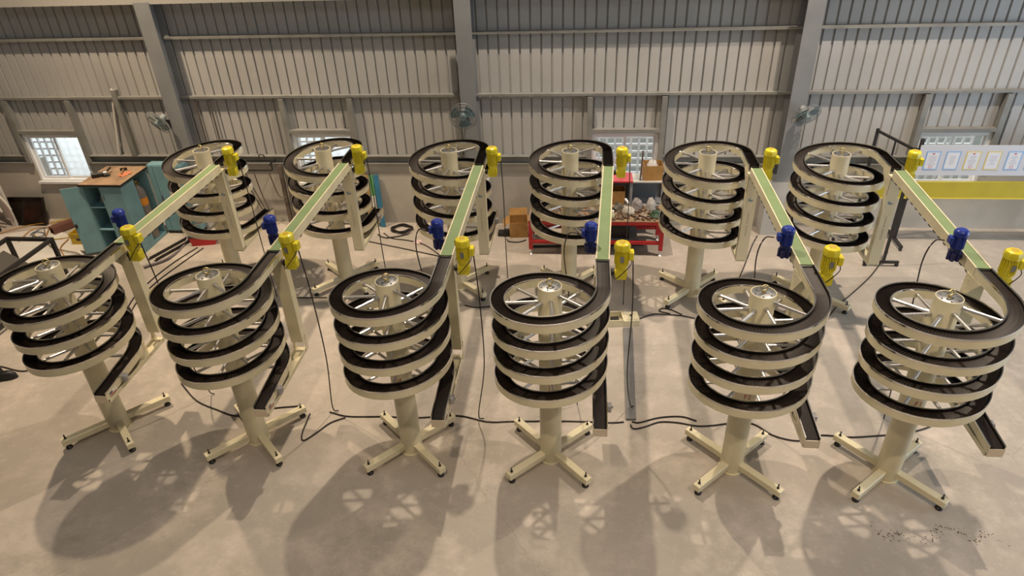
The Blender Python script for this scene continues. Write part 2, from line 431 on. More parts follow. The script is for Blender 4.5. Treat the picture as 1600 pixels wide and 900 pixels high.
def make_motor(root, cx, cy, zb, m_body, m_gear, name='motor', yellow=True, side=1):
    """upright geared motor: gearbox below, finned body, rounded cowl, terminal box at the side"""
    k = 1.0 if yellow else 0.82
    body = MB().cyl((cx, cy, zb + 0.145 * k), (cx, cy, zb + 0.30 * k), 0.056 * k, n=20)
    for i in range(20):
        a = 2 * PI * i / 20; c, s = math.cos(a), math.sin(a)
        body.bar((cx + c * 0.06 * k, cy + s * 0.06 * k, zb + 0.155 * k), (cx + c * 0.06 * k, cy + s * 0.06 * k, zb + 0.295 * k), 0.006, 0.014, up=(c, s, 0))
    o = body.obj(name, m_body, root)
    b = MB(); hexmotor(b, cx, cy, zb + 0.295 * k, zb + 0.375 * k, 0.074 * k, 8 if yellow else 20)
    cowl = b.obj('fan_cowl', m_body, o, smooth=30)
    g = MB()
    g.box(cx - 0.05 * k, cx + 0.05 * k, cy - 0.045 * k, cy + 0.045 * k, zb, zb + 0.10 * k)
    g.cyl((cx, cy, zb + 0.10 * k), (cx, cy, zb + 0.146 * k), 0.05 * k, 0.062 * k, n=16)
    g.cyl((cx - side * 0.06 * k, cy, zb + 0.05 * k), (cx + side * 0.056 * k, cy, zb + 0.05 * k), 0.036 * k, n=14)
    g.obj('gearbox', m_gear, o, smooth=35, bevel=0)
    t = MB().box(cx + side * 0.062 * k, cx + side * 0.108 * k, cy - 0.042 * k, cy + 0.042 * k, zb + 0.20 * k, zb + 0.285 * k)
    t.obj('terminal_box', m_body, o, bevel=0.006)
    if yellow:
        MB().lathe([(0.030, zb + 0.375), (0.032, zb + 0.3765), (0.028, zb + 0.378)], (cx, cy, 0), 16).obj('cowl_grille', M_YEL2, o)
        MB().box(cx - 0.018, cx + 0.018, cy - 0.0755, cy - 0.0715, zb + 0.20, zb + 0.26).obj('nameplate', M_PLATE, o)
        sh = MB().cyl((cx - 0.062, cy, zb + 0.05), (cx - 0.098, cy, zb + 0.05), 0.024, n=12)
        sh.cyl((cx - 0.075, cy, zb + 0.05), (cx - 0.085, cy, zb + 0.05), 0.034, n=12)
        sh.obj('shaft_coupling', M_BSTEEL, o, smooth=40)
        pts = spline([(cx + 0.09, cy - 0.03, zb + 0.20), (cx + 0.075, cy - 0.075, zb + 0.17), (cx + 0.01, cy - 0.085, zb + 0.09), (cx - 0.05, cy - 0.065, zb + 0.02), (cx - 0.075, cy - 0.03, zb + 0.03)], 5)
        MB().tube(pts, 0.0045, 6).obj('motor_cable', M_CABLE, o, smooth=60)
    else:
        f = MB()
        for i in range(6):
            a = 2 * PI * i / 6
            f.cyl((cx + math.cos(a) * 0.045, cy + math.sin(a) * 0.045, zb + 0.0), (cx + math.cos(a) * 0.045, cy + math.sin(a) * 0.045, zb + 0.085), 0.016, n=8)
        f.obj('gearbox_lugs', m_gear, o, smooth=40)
    return o

def helix_part(prof, s0=0.0, s1=None, step=0.046):
    return MB().sweep(frames(s0, LEN if s1 is None else s1, step), prof)

def make_spiral(back):
    """one tower; the back row's towers are built mirrored front to back"""
    MIR[0] = back
    root = empty('spiral_conveyor')
    # central post with base flange, steel lid, lifting eye
    post = MB().lathe([(0.122, 0.0), (0.122, 0.012), (0.109, 0.014), (0.109, 2.085), (0.106, 2.1), (0.100, 2.1), (0.100, 2.088)], n=40).obj('post', M_CREAM, root, smooth=30)
    lid = MB().lathe([(0.099, 2.0885), (0.099, 2.094), (0.095, 2.096)], n=32).obj('lid', M_PLATE, root, smooth=30)
    eb = MB(); eb.cyl((0, 0, 2.095), (0, 0, 2.115), 0.016, 0.012, 12)
    eb.tube([(0.028 * math.cos(t), 0.010 * math.cos(t), 2.142 + 0.028 * math.sin(t)) for t in [2 * PI * i / 14 for i in range(14)]], 0.008, 8, True)
    eb.obj('lifting_eye', mat('brass_eye', (0.62, 0.50, 0.25), 0.35, 0.8), lid, smooth=50)
    for i in range(6):
        a = 2 * PI * i / 6 + 0.3
        MB().cyl((0.075 * math.cos(a), 0.075 * math.sin(a), 2.094), (0.075 * math.cos(a), 0.075 * math.sin(a), 2.103), 0.008, n=6).obj('lid_bolt', M_PLATE, lid)
    # track
    t = 0.006
    helix_part([(HW - t, -0.088), (HW, -0.088), (HW, 0.0), (HW - t, 0.0)]).obj('outer_rail', M_CREAM2, root, smooth=35)
    helix_part([(-HW, -0.088), (-HW + t, -0.088), (-HW + t, 0.0), (-HW, 0.0)]).obj('inner_rail', M_CREAM2, root, smooth=35)
    helix_part([(HW - 0.002, -0.014), (HW + 0.002, -0.014), (HW + 0.002, 0.002), (HW - t, 0.002), (HW - t, 0.0005), (HW - 0.002, 0.0005)]).obj('outer_lip', M_STEEL, root, smooth=35)
    helix_part([(-HW - 0.002, -0.010), (-HW + 0.002, -0.010), (-HW + 0.002, 0.0005), (-HW + t, 0.0005), (-HW + t, 0.002), (-HW - 0.002, 0.002)]).obj('inner_lip', M_STEEL, root, smooth=35)
    helix_part([(-HW + t, -0.062), (HW - t, -0.062), (HW - t, -0.003), (HW - t - 0.006, -0.003), (HW - t - 0.006, -0.030), (-HW + t + 0.006, -0.030), (-HW + t + 0.006, -0.003), (-HW + t, -0.003)]).obj('track_bed', M_BELTB, root, smooth=35)
    # chain plates of the belt: real overlapping plates, far too many to pick apart
    b = MB(); pit = 0.024; n = int((LEN - 0.02) / pit)
    wi, wo = -HW + t + 0.007, HW - t - 0.007
    for i in range(n):
        s = 0.01 + i * pit
        vs = []
        for ds, z in ((0.0, -0.0268), (0.021, -0.0205)):
            for q in range(4):
                u = q / 3; lat = wi + (wo - wi) * u; bow = -0.006 * (1 - (2 * u - 1) ** 2)
                p, l, d = path(min(LEN, max(0, s + ds + bow)))
                vs.append(p + l * lat + Vector((0, 0, z)))
        for q in range(4):
            u = q / 3; lat = wi + (wo - wi) * u; bow = -0.006 * (1 - (2 * u - 1) ** 2)
            p, l, d = path(min(LEN, max(0, s + 0.021 + bow))); vs.append(p + l * lat + Vector((0, 0, -0.027)))
        b.add(vs, [(q + 4 * r, q + 1 + 4 * r, q + 5 + 4 * r, q + 4 + 4 * r) for r in range(2) for q in range(3)])
    o = b.obj('chain_belt', M_BELT, root); o['kind'] = 'stuff'
    # closing plates at both ends of the track
    MB().box(RC - HW, RC + HW, -TAIL - 0.008, -TAIL - 0.0005, Z0 - SLOPE * TAIL - 0.115, Z0 - SLOPE * TAIL - 0.03).obj('end_plate', mat('pale_end_plate', (0.66, 0.58, 0.46), 0.3, 0.4), root)
    # return channel: upright box beam behind the tower, and the low channel under the tail
    if back:
        bx = MB().box(0.405, 0.535, 0.46, 0.55, 0.86, 2.028)
    else:
        bx = MB()
        for (a, c, e, f) in ((0.405, 0.535, 0.452, 0.458), (0.405, 0.535, 0.544, 0.55), (0.405, 0.411, 0.458, 0.544), (0.529, 0.535, 0.458, 0.544)):
            bx.box(a, c, e, f, 0.99, 2.028)
    ch = bx.obj('return_channel', M_CREAM, root)
    lc = MB()
    lc.box(0.405, 0.535, -TAIL + 0.02, 0.55, 0.846, 0.852)
    lc.box(0.405, 0.411, -TAIL + 0.02, 0.55, 0.852, 0.89); lc.box(0.529, 0.535, -TAIL + 0.02, 0.55, 0.852, 0.89)
    lc.obj('lower_channel', M_CREAM2, root)
    if not back:
        wb = MB(); wb.prism([(0.46, 0.852), (0.55, 0.852), (0.55, 1.05), (0.53, 1.05)], 'x', 0.537, 0.541)
        wb.prism([(0.46, 0.852), (0.55, 0.852), (0.55, 1.05), (0.53, 1.05)], 'x', 0.399, 0.403)
        wb.obj('channel_bracket', M_CREAM2, root)
    # knee plate from the upright channel to the top track
    kp = MB(); kp.prism([(0.30, 2.03), (0.545, 2.03), (0.545, 1.80), (0.50, 1.80)], 'x', 0.396, 0.402)
    for z in (1.98, 1.90): kp.cyl((0.39, 0.49, z), (0.404, 0.49, z), 0.008, n=8)
    kp.obj('knee_plate', M_CREAM2, root)
    # spokes: chromed rods from the post to the inner rail
    sp = MB().cyl((0.106, 0, 0), (RC - HW + 0.002, 0, 0), 0.0150, n=8)
    sp.cyl((0.106, 0, 0), (0.135, 0, 0), 0.020, n=8); sp.cyl((RC - HW - 0.02, 0, 0), (RC - HW, 0, 0), 0.019, n=8)
    me = sp.mesh('spoke', M_CHROME, 40)
    for i in range(TURNS * 8):
        a = 2 * PI * i / 8 + 0.10
        z = Z0 + PITCH * a / (2 * PI) - 0.052
        inst('spoke', me, root, (0, 0, z), -a if back else a)
    # feet
    lg = MB().box(0.10, 0.565, -0.038, 0.038, 0.062, 0.132)
    leg_me = lg.mesh('leg', M_CREAM, None, 0.004)
    pad = MB().lathe([(0.034, 0.0), (0.034, 0.016), (0.022, 0.03), (0.012, 0.034), (0.012, 0.0615)], (0.518, 0, 0), 16).mesh('foot_pad', M_BLACK, 40)
    bol = MB().cyl((0.518, 0, 0.132), (0.518, 0, 0.185), 0.007, n=8); bol.cyl((0.518, 0, 0.132), (0.518, 0, 0.144), 0.014, n=6)
    bolt = bol.mesh('levelling_bolt', M_BSTEEL, 40)
    for q in range(4):
        l = inst('leg', leg_me, root, (0, 0, 0), -PI / 4 + q * PI / 2)
        inst('foot_pad', pad, l); inst('levelling_bolt', bolt, l)
    # yellow drive motor
    if back: make_motor(root, 0.632, 0.45, 1.935, M_YEL, M_YEL)
    else: make_motor(root, 0.642, 0.42, 1.945, M_YEL, M_YEL)
    # sensor on the tail's outer side with its printed label
    if not back:
        s = MB().box(0.537, 0.578, -0.30, -0.235, 0.905, 0.985).obj('sensor_box', M_CLEARBOX, root, bevel=0.006)
        MB().cyl((0.578, -0.267, 0.945), (0.592, -0.267, 0.945), 0.014, n=12).obj('sensor_knob', M_STEEL, s)
        lb = MB().box(0.538, 0.5395, -0.52, -0.40, 0.905, 0.955).obj('warning_label', M_LABEL, root)
        MB().box(0.5396, 0.5405, -0.515, -0.47, 0.925, 0.95).obj('label_print', M_LABELB, lb)
        MB().box(0.5396, 0.5405, -0.515, -0.42, 0.908, 0.92).obj('label_print', M_LABELR, lb)
    else:
        s = MB().box(0.537, 0.578, -0.30, -0.235, 0.905, 0.985).obj('sensor_box', M_CLEARBOX, root, bevel=0.006)
        # crescent emblem and a column of small illegible letters on the channel's front face
        lg_ = MB(); cxl, czl = 0.47, 1.70
        outer = [(cxl + 0.030 * math.cos(a), czl + 0.022 * math.sin(a)) for a in [PI * (0.55 + 1.25 * i / 14) for i in range(15)]]
        inner = [(cxl + 0.006 + 0.020 * math.cos(a), czl + 0.004 + 0.013 * math.sin(a)) for a in [PI * (0.55 + 1.25 * i / 14) for i in range(15)]]
        for i in range(14):
            lg_.add([(outer[i][0], 0.5515, outer[i][1]), (outer[i + 1][0], 0.5515, outer[i + 1][1]), (inner[i + 1][0], 0.5515, inner[i + 1][1]), (inner[i][0], 0.5515, inner[i][1])], [(0, 1, 2, 3)])
        lg_.box(cxl - 0.004, cxl + 0.022, 0.5505, 0.5515, czl - 0.006, czl + 0.002)
        lg_.obj('emblem', M_LOGO, ch)
        pr = MB(); rr = random.Random(3); z = 1.52
        for i in range(17):
            h = rr.uniform(0.008, 0.016)
            if i == 8: z -= 0.02; continue
            pr.box(0.462, 0.464, 0.5505, 0.5515, z - h, z); pr.box(0.476, 0.478, 0.5505, 0.5515, z - h, z)
            pr.box(0.462, 0.478, 0.5505, 0.5515, z - h * 0.3, z - h * 0.05)
            z -= h + 0.007
        pr.obj('lettering', M_PRINT, ch)
    MIR[0] = False
    return root

def text_on_post(txt, parent):
    cu = bpy.data.curves.new('marking', 'FONT'); cu.body = txt; cu.size = 0.075; cu.align_x = 'CENTER'; cu.extrude = 0.0006; cu.offset = -0.0006
    o = bpy.data.objects.new('marking_tmp', cu); C.objects.link(o)
    dg = bpy.context.evaluated_depsgraph_get(); me = bpy.data.meshes.new_from_object(o.evaluated_get(dg))
    bpy.data.objects.remove(o)
    for v in me.vertices:
        a = -PI / 2 + v.co.x / 0.111; r = 0.1105 + v.co.z; v.co = Vector((r * math.cos(a), r * math.sin(a), 0.995 + v.co.y))
    me.materials.clear(); me.materials.append(M_RED)
    p = bpy.data.objects.new('marking', me); C.objects.link(p); p.parent = parent
    p['label'] = 'red painted marking ' + txt

FRONT = [(-5.143, 5.301, 0.0), (-3.454, 5.193, 0.8), (-1.729, 5.145, 1.5), (-0.248, 5.111, -1.2), (1.573, 5.073, -1.1), (3.063, 5.056, -4.1)]
BACK = [(-5.125, 8.409, 3.0), (-3.450, 8.476, 3.6), (-1.722, 8.411, 2.3), (-0.135, 8.395, 1.1), (1.591, 8.345, 0.9), (3.181, 8.290, 0.6)]
FL = ['cream spiral conveyor tower in the front row, leftmost, beside the black steel trolley',
      'cream spiral conveyor tower in the front row, second from the left',
      'cream spiral conveyor tower in the front row marked F4 in red on its post',
      'cream spiral conveyor tower in the front row marked 3 in red on its post',
      'cream spiral conveyor tower in the front row marked F2 in red on its post',
      'cream spiral conveyor tower in the front row marked F1 in red, far right']
BL = ['cream spiral conveyor tower in the back row, leftmost, beside the teal cabinets',
      'cream spiral conveyor tower in the back row, second from left, before the frosted window',
      'cream spiral conveyor tower in the back row, third from left, before the middle steel column',
      'cream spiral conveyor tower in the back row standing before the red workbench',
      'cream spiral conveyor tower in the back row, second from right, between workbench and concrete pier',
      'cream spiral conveyor tower in the back row, rightmost, beside the certificate board']
TX = [None, None, 'F4', '3', 'F2', 'F1']
def place(protos, spots, labels, group):
    out = []
    for i, (x, y, th) in enumerate(spots):
        r = protos if i == 0 else copy_tree(protos)
        out.append(r)
    for r, (x, y, th), lab in zip(out, spots, labels):
        r.location = (x, y, 0); tag(r, lab, 'spiral conveyor', group)
        for ch in r.children:
            if ch.name.split('.')[0] == 'leg': ch.rotation_euler.z += math.radians(th)
    return out
fr = place(make_spiral(False), FRONT, FL, 'front row of spiral conveyors')
bk = place(make_spiral(True), BACK, BL, 'back row of spiral conveyors')
for r, t in zip(fr, TX):
    if t: text_on_post(t, [c for c in r.children if c.name.startswith('post')][0])

# ------------------------------------------------------------------ green belt conveyors bridging each pair of towers
CONL = ['green belt conveyor with blue motor bridging the leftmost pair of spiral towers',
        'green belt conveyor with blue motor bridging the second pair of towers from the left',
        'green belt conveyor with blue motor bridging the tower marked F4 and the one behind',
        'green belt conveyor with blue motor bridging the tower marked 3 and the one behind',
        'green belt conveyor with blue motor bridging the tower marked F2 and the one behind',
        'green belt conveyor with blue motor bridging the rightmost pair of spiral towers']
ZT = Z0 + PITCH * TURNS
def belt_conveyor(a, b, label):
    p0 = Vector((a[0] + RC, a[1] + HEADL + 0.004, 0)); p1 = Vector((b[0] + RC, b[1] - HEADL - 0.10, 0))
    L = (p1 - p0).length; rz = math.atan2(-(p1.x - p0.x), p1.y - p0.y)
    root = empty('belt_conveyor', (p0.x, p0.y, 0), rz); tag(root, label, 'conveyor', 'green belt conveyors between the rows')
    MB().box(-0.052, 0.052, 0.002, L - 0.002, ZT - 0.016, ZT - 0.006).obj('belt', M_GREEN, root)
    for s in (-1, 1):
        f = MB(); x0, x1 = (0.053, 0.065) if s > 0 else (-0.065, -0.053)
        f.box(x0, x1, 0, L, ZT - 0.105, ZT)
        f.obj('side_frame', M_CREAM2, root)
        for i in range(int(L / 0.13)):
            y = 0.1 + i * 0.13
            MB().box(x0 - 0.001, x1 + 0.001, y, y + 0.05, ZT - 0.118, ZT - 0.1052).obj('frame_clip', M_BSTEEL, root)
    MB().box(-0.052, 0.052, 0.03, L - 0.03, ZT - 0.09, ZT - 0.08).obj('under_pan', M_CREAM2, root)
    for y in (0.012, L - 0.012):
        MB().cyl((-0.052, y, ZT - 0.028), (0.052, y, ZT - 0.028), 0.0115, n=12).obj('end_roller', M_STEEL, root, smooth=40)
    mo = make_motor(root, -0.125, 0.29, 2.035, M_BLUE, M_DBLUE, 'drive_motor', False, -1)
    MB().cyl((-0.072, 0.29, 2.075), (-0.066, 0.29, 2.075), 0.03, n=12).obj('mount_flange', M_DBLUE, mo)
    return root
cons = [belt_conveyor(a, b, l) for a, b, l in zip(FRONT, BACK, CONL)]
# ------------------------------------------------------------------ wall fans on the columns
def fan(loc, yaw, tilt, label):
    r = empty('wall_fan', loc); tag(r, label, 'fan', 'wall fans on the steel columns')
    head = Matrix.Translation((0, 0, 0)) @ Matrix.Rotation(yaw, 4, 'Z') @ Matrix.Rotation(tilt, 4, 'X')
    def put(mb): mb.v = [tuple(head @ Vector(p)) for p in mb.v]; return mb
    g = MB()                                     # wire cage, axis along -y
    for rad, y in ((0.215, 0.0), (0.20, -0.035), (0.15, -0.05), (0.09, -0.056), (0.20, 0.035), (0.14, 0.05)):
        g.tube([(rad * math.cos(2 * PI * i / 24), y, rad * math.sin(2 * PI * i / 24)) for i in range(24)], 0.0035, 5, True)
    for i in range(24):
        a = 2 * PI * i / 24; c, s = math.cos(a), math.sin(a)
        g.tube([(0.05 * c, -0.06, 0.05 * s), (0.15 * c, -0.05, 0.15 * s), (0.215 * c, 0, 0.215 * s), (0.14 * c, 0.05, 0.14 * s), (0.05 * c, 0.055, 0.05 * s)], 0.0018, 4)
    put(g).obj('guard', mat('fan_guard_wire', (0.26, 0.28, 0.29), 0.4, 0.3), r, smooth=60)
    bl = mat('teal_fan_blade', (0.10, 0.19, 0.21), 0.35)
    for i in range(3):
        a0 = 2 * PI * i / 3; vs = []
        for j in range(6):
            a = a0 + 1.25 * j / 5; tw = 0.028 * (j / 5 - 0.5)
            for rr in (0.04, 0.12, 0.185): vs.append((rr * math.cos(a), tw, rr * math.sin(a)))
        b = MB().add(vs, [(j * 3 + k, j * 3 + k + 1, j * 3 + k + 4, j * 3 + k + 3) for j in range(5) for k in range(2)])
        put(b).obj('blade', bl, r, smooth=60)
    put(MB().cyl((0, -0.062, 0), (0, 0.03, 0), 0.045, 0.05, 16)).obj('hub', mat('fan_hub', (0.22, 0.30, 0.32), 0.4), r, smooth=40)
    put(MB().cyl((0, 0.056, 0), (0, 0.15, 0), 0.06, 0.045, 16)).obj('motor_housing', mat('fan_motor', (0.20, 0.22, 0.23), 0.4), r, smooth=40)
    p0 = head @ Vector((0, 0.12, 0)); y1 = 10.156 - loc[1]
    MB().tube(spline([tuple(p0), (p0.x * 0.5, (p0.y + y1) / 2, p0.z - 0.05), (0, y1, -0.10)], 5), 0.016, 8).obj('bracket', M_BSTEEL, r, smooth=50)
    MB().box(-0.05, 0.05, y1 - 0.012, y1, -0.18, -0.03).obj('mount_plate', M_BSTEEL, r)
    return r
fan((-6.62, 9.93, 1.98), math.radians(-30), math.radians(30), 'wall fan tilted down on the left steel column above the teal cabinets')
fan((-1.76, 9.90, 2.06), 0, math.radians(12), 'wall fan facing straight out on the middle steel column')
fan((3.20, 9.93, 2.04), math.radians(25), math.radians(37), 'wall fan tilted steeply down on the right steel column')

# ------------------------------------------------------------------ teal cabinets, left
cb = empty('tool_cabinet', (-7.77, 9.22, 0)); tag(cb, 'teal steel tool cabinet with worn brown top and open front door', 'cabinet')
W, D, H = 0.66, 0.72, 1.20
b = MB()
b.box(0, 0.02, 0, D, 0, H); b.box(0, W, D - 0.02, D, 0, H); b.box(0.02, W, 0, D - .02, 0, 0.06); b.box(0.02, W, 0, D - .02, H - 0.02, H)
b.box(W - 0.02, W, 0, 0.34, 0.06, H - .02); b.box(0.30, 0.32, 0, 0.36, 0.06, H - 0.02); b.box(0.32, W - .02, 0.34, 0.36, 0.06, H - 0.02)
b.obj('body', M_TEAL, cb)
MB().box(-0.02, W + 0.03, -0.03, D + 0.02, H + .001, H + 0.035).obj('top', M_WOODTOP, cb)
MB().box(-0.024, W + 0.034, -0.034, -0.03, H + .001, H + 0.036).obj('top_edge', M_BSTEEL, cb)
MB().box(W + 0.03, W + 0.034, -0.03, D + 0.02, H + .001, H + 0.036).obj('top_edge', M_BSTEEL, cb)
d = MB().box(0.30, W, -0.018, -0.001, 0.05, H - 0.01).obj('door', M_TEAL, cb)
MB().box(0.33, 0.345, -0.03, -0.018, 0.98, 1.06).obj('handle', M_PLATE, d)
dm = Matrix.Translation((0, -0.002, 0)) @ Matrix.Rotation(math.radians(-158), 4, 'Z')
d = MB().box(0.0, 0.30, -0.018, 0.0, 0.05, H - 0.01, dm).obj('door', M_TEAL, cb); d['label'] = 'door swung open'
MB().box(0.255, 0.29, 0.0, 0.02, 0.52, 0.58, dm).obj('handle', M_BSTEEL, d)
for z in (0.42, 0.82): MB().box(0.02, 0.30, 0.01, 0.5, z, z + 0.018).obj('shelf', M_TEAL, cb)
def simple(name, mb, m, label, cat, group=None, smooth=None, bevel=0, loc=None):
    return tag(mb.obj(name, m, None, smooth, bevel, loc), label, cat, group)
M_GCYL = mat('grey_cylinder_paint', (0.22, 0.20, 0.18), 0.45, var=0.25, vscale=6)
gc = empty('gas_cylinder', (-7.215, 9.73, 0.062)); tag(gc, 'grey gas cylinder with orange band standing in the cabinet side bay', 'gas cylinder')
MB().lathe([(0.095, 0), (0.10, 0.02), (0.10, 0.78), (0.085, 0.86), (0.05, 0.91), (0.03, 0.93)], n=24).obj('body', M_GCYL, gc, smooth=35)
MB().lathe([(0.1005, 0.60), (0.1015, 0.605), (0.1015, 0.72), (0.1005, 0.725)], n=24).obj('band', mat('orange_band', (0.75, 0.28, 0.02), 0.5), gc, smooth=35)
v = MB().cyl((0, 0, 0.93), (0, 0, 1.0), 0.018, n=10); v.cyl((-0.05, 0, 0.97), (0.05, 0, 0.97), 0.014, n=8); v.cyl((0, 0, 1.0), (0, 0, 1.02), 0.035, n=10)
v.obj('valve', mat('brass_valve', (0.45, 0.33, 0.12), 0.35, 0.8), gc, smooth=40)
c2 = empty('steel_locker', (-7.10, 9.962, 0)); tag(c2, 'teal steel locker against the wall right of the gas cylinder', 'cabinet')
MB().box(0, 0.62, 0, 0.18, 0.05, 1.25).obj('body', M_TEAL, c2)
MB().box(0, 0.62, 0.02, 0.17, 0, 0.0495).obj('plinth', M_BSTEEL, c2)
for a, e in ((0.012, 0.10), (0.108, 0.61)):
    MB().box(a, e, -0.014, -0.001, 0.07, 1.235).obj('door', M_TEAL, c2)
MB().box(0.12, 0.135, -0.028, -0.014, 0.62, 0.72).obj('handle', M_PLATE, c2)
# things on the bench cabinet
gr = empty('angle_grinder', (-7.62, 9.50, H + 0.036), 0.5); tag(gr, 'dark angle grinder lying on the brown cabinet top', 'power tool')
MB().cyl((-0.10, 0, 0.045), (0.08, 0, 0.045), 0.038, 0.032, 14).obj('body', M_BSTEEL, gr, smooth=40)
MB().cyl((0.08, 0, 0.045), (0.13, 0, 0.045), 0.045, 0.04, 14).obj('gear_head', M_PLATE, gr, smooth=40)
MB().cyl((0.105, 0, 0.001), (0.105, 0, 0.008), 0.06, n=20).obj('disc', M_BSTEEL, gr, smooth=40)
MB().cyl((0.11, 0.04, 0.05), (0.17, 0.16, 0.07), 0.014, n=10).obj('side_handle', M_BLACK, gr, smooth=40)
hm = empty('hammer', (-7.33, 9.68, H + 0.036), 0.4); tag(hm, 'hammer lying on the orange rag on the brown cabinet top', 'hammer')
MB().cyl((0, -0.11, 0.022), (0, 0.10, 0.022), 0.012, n=8).obj('handle', mat('tool_wood', (0.30, 0.17, 0.08), 0.6), hm, smooth=40)
MB().box(-0.05, 0.05, 0.09, 0.125, 0.006, 0.04).obj('head', M_BSTEEL, hm)
def blob(name, loc, sx, sy, sz, m, label, cat, seed=1, group=None, n=10, k=6, rough=0.25, rz=0):
    """crumpled solid: a noisy squashed dome that sits on z = 0"""
    rr = random.Random(seed); vs = [(0, 0, sz)]; fs = []
    for i in range(1, k + 1):
        t = i / k * PI / 2
        for j in range(n):
            a = 2 * PI * j / n; q = 1 + rr.uniform(-rough, rough)
            z = sz * math.cos(t) * (1 + rr.uniform(-rough, rough)) if i < k else 0.0
            vs.append((sx * math.sin(t) * math.cos(a) * q, sy * math.sin(t) * math.sin(a) * q, max(0, z)))
    for j in range(n): fs.append((0, 1 + j, 1 + (j + 1) % n))
    for i in range(k - 1):
        for j in range(n):
            a = 1 + i * n; fs.append((a + j, a + n + j, a + n + (j + 1) % n, a + (j + 1) % n))
    fs.append(tuple(reversed([1 + (k - 1) * n + j for j in range(n)])))
    o = MB().add(vs, fs).obj(name, m, None, 60, 0, loc); o.rotation_euler.z = rz
    return tag(o, label, cat, group)
M_RAG = mat('orange_rag', (0.55, 0.20, 0.10), 0.9)
blob('rag', (-7.27, 9.62, H + 0.035), 0.10, 0.12, 0.012, M_RAG, 'flat orange rag on the brown cabinet top', 'rag', 4)
blob('cloth_bundle', (-7.63, 9.50, 0.839), 0.09, 0.12, 0.13, mat('pale_rag', (0.42, 0.36, 0.30), 0.9), 'pale cloth bundle on the upper shelf of the teal cabinet', 'cloth', 9)
for i, (x0, y0, x1, y1, lab) in enumerate([(-6.93, 9.02, -6.62, 9.86, 'long black steel angle bar on the floor nearest the teal cabinet'), (-6.80, 8.98, -6.50, 9.80, 'long black steel angle bar on the floor, further from the teal cabinet')]):
    ab = MB().bar((x0, y0, 0.004), (x1, y1, 0.004), 0.06, 0.006); ab.bar((x0 + .027, y0, 0.03), (x1 + .027, y1, 0.03), 0.006, 0.045)
    simple('angle_bar', ab, M_BSTEEL, lab, 'steel bar', 'steel bars beside the cabinet')
simple('hose', MB().tube(spline([(-6.60, 9.91, 0.62), (-6.56, 9.86, 0.35), (-6.58, 9.60, 0.025), (-6.60, 9.05, 0.025), (-6.85, 8.75, 0.025)], 8), 0.022, 8), mat('grey_hose', (0.16, 0.14, 0.15), 0.5), 'thick grey hose hanging from the teal locker to the floor', 'hose', smooth=60)
rb = empty('toolbox', (-6.26, 9.64, 0), 0.2); tag(rb, 'small red toolbox on the floor behind the leftmost back tower', 'toolbox')
MB().prism([(-0.18, 0), (0.18, 0), (0.22, 0.15), (-0.22, 0.15)], 'y', -0.11, 0.11).obj('body', M_REDP, rb)
MB().box(-0.225, 0.225, -0.115, 0.115, 0.151, 0.165).obj('lid', M_BSTEEL, rb)

# ------------------------------------------------------------------ left corner clutter
tr = empty('metal_tray', (-9.86, 10.22, 0)); tag(tr, 'dark square metal tray leaning on the concrete wall', 'tray')
tm = Matrix.Rotation(math.radians(-17), 4, 'X')
M_TRAY = mat('oily_dark_steel', (0.045, 0.038, 0.030), 0.30, 0.6, var=0.4, vscale=5)
MB().box(-0.33, 0.33, 0.0, 0.01, 0.0, 0.50, tm).obj('sheet', M_TRAY, tr)
q = MB()
q.box(-0.33, 0.33, -0.05, 0.0, 0.49, 0.50, tm); q.box(-0.33, 0.33, -0.05, 0.0, 0.0, 0.01, tm); q.box(-0.33, -0.32, -0.05, 0.0, 0.01, 0.49, tm); q.box(0.32, 0.33, -0.05, 0.0, 0.01, 0.49, tm)
q.obj('rim', M_TRAY, tr)
simple('upright_profile', MB().box(-10.16, -10.08, 10.14, 10.19, 0.0, 1.13), M_PIPEW, 'white square profile standing upright by the left wall corner', 'profile')
simple('curved_pipe', MB().tube([(-10.52 + 0.52 * math.sin(t), 10.09, 0.30 + 0.52 * math.cos(t)) for t in [PI * 0.5 * i / 12 - 0.5 for i in range(16)]], 0.022, 8), M_PIPEW, 'outer bent white pipe behind the red box at left edge', 'pipe', smooth=60)
simple('curved_pipe', MB().tube([(-10.52 + 0.40 * math.sin(t), 10.02, 0.30 + 0.40 * math.cos(t)) for t in [PI * 0.5 * i / 12 - 0.5 for i in range(16)]], 0.018, 8), M_PIPEW, 'inner bent white pipe behind the red box at left edge', 'pipe', smooth=60)
rr_ = MB().prism([(-0.30, 0.09), (0.20, 0.09), (0.14, 0.50), (-0.30, 0.50)], 'y', -0.16, 0.16)
e = empty('machine_case', (-10.46, 10.10 - 0.30, 0)); tag(e, 'bright red machine case at the left edge of the floor', 'machine')
rr_.obj('hood', mat('bright_red_paint', (0.70, 0.012, 0.006), 0.35), e, bevel=0.015)
MB().box(-0.30, 0.22, -0.17, 0.17, 0.0, 0.088).obj('base', M_BSTEEL, e)
sh = MB().prism([(-10.15, 9.80), (-9.05, 8.25), (-8.05, 9.05), (-8.55, 9.72), (-9.45, 10.08)], 'z', 0.001, 0.012)
simple('floor_sheet', sh, mat('white_sheet', (0.66, 0.64, 0.60), 0.6, var=0.08, vscale=3), 'white sheet laid on the floor under the cords and yellow crate', 'sheet')
cr = empty('crate', (-8.36, 9.62, 0.013), 0.05); tag(cr, 'yellow plastic crate on the white sheet by the open cabinet door', 'crate')
M_YCR = mat('yellow_crate_plastic', (0.62, 0.42, 0.02), 0.45, var=0.2, vscale=8)
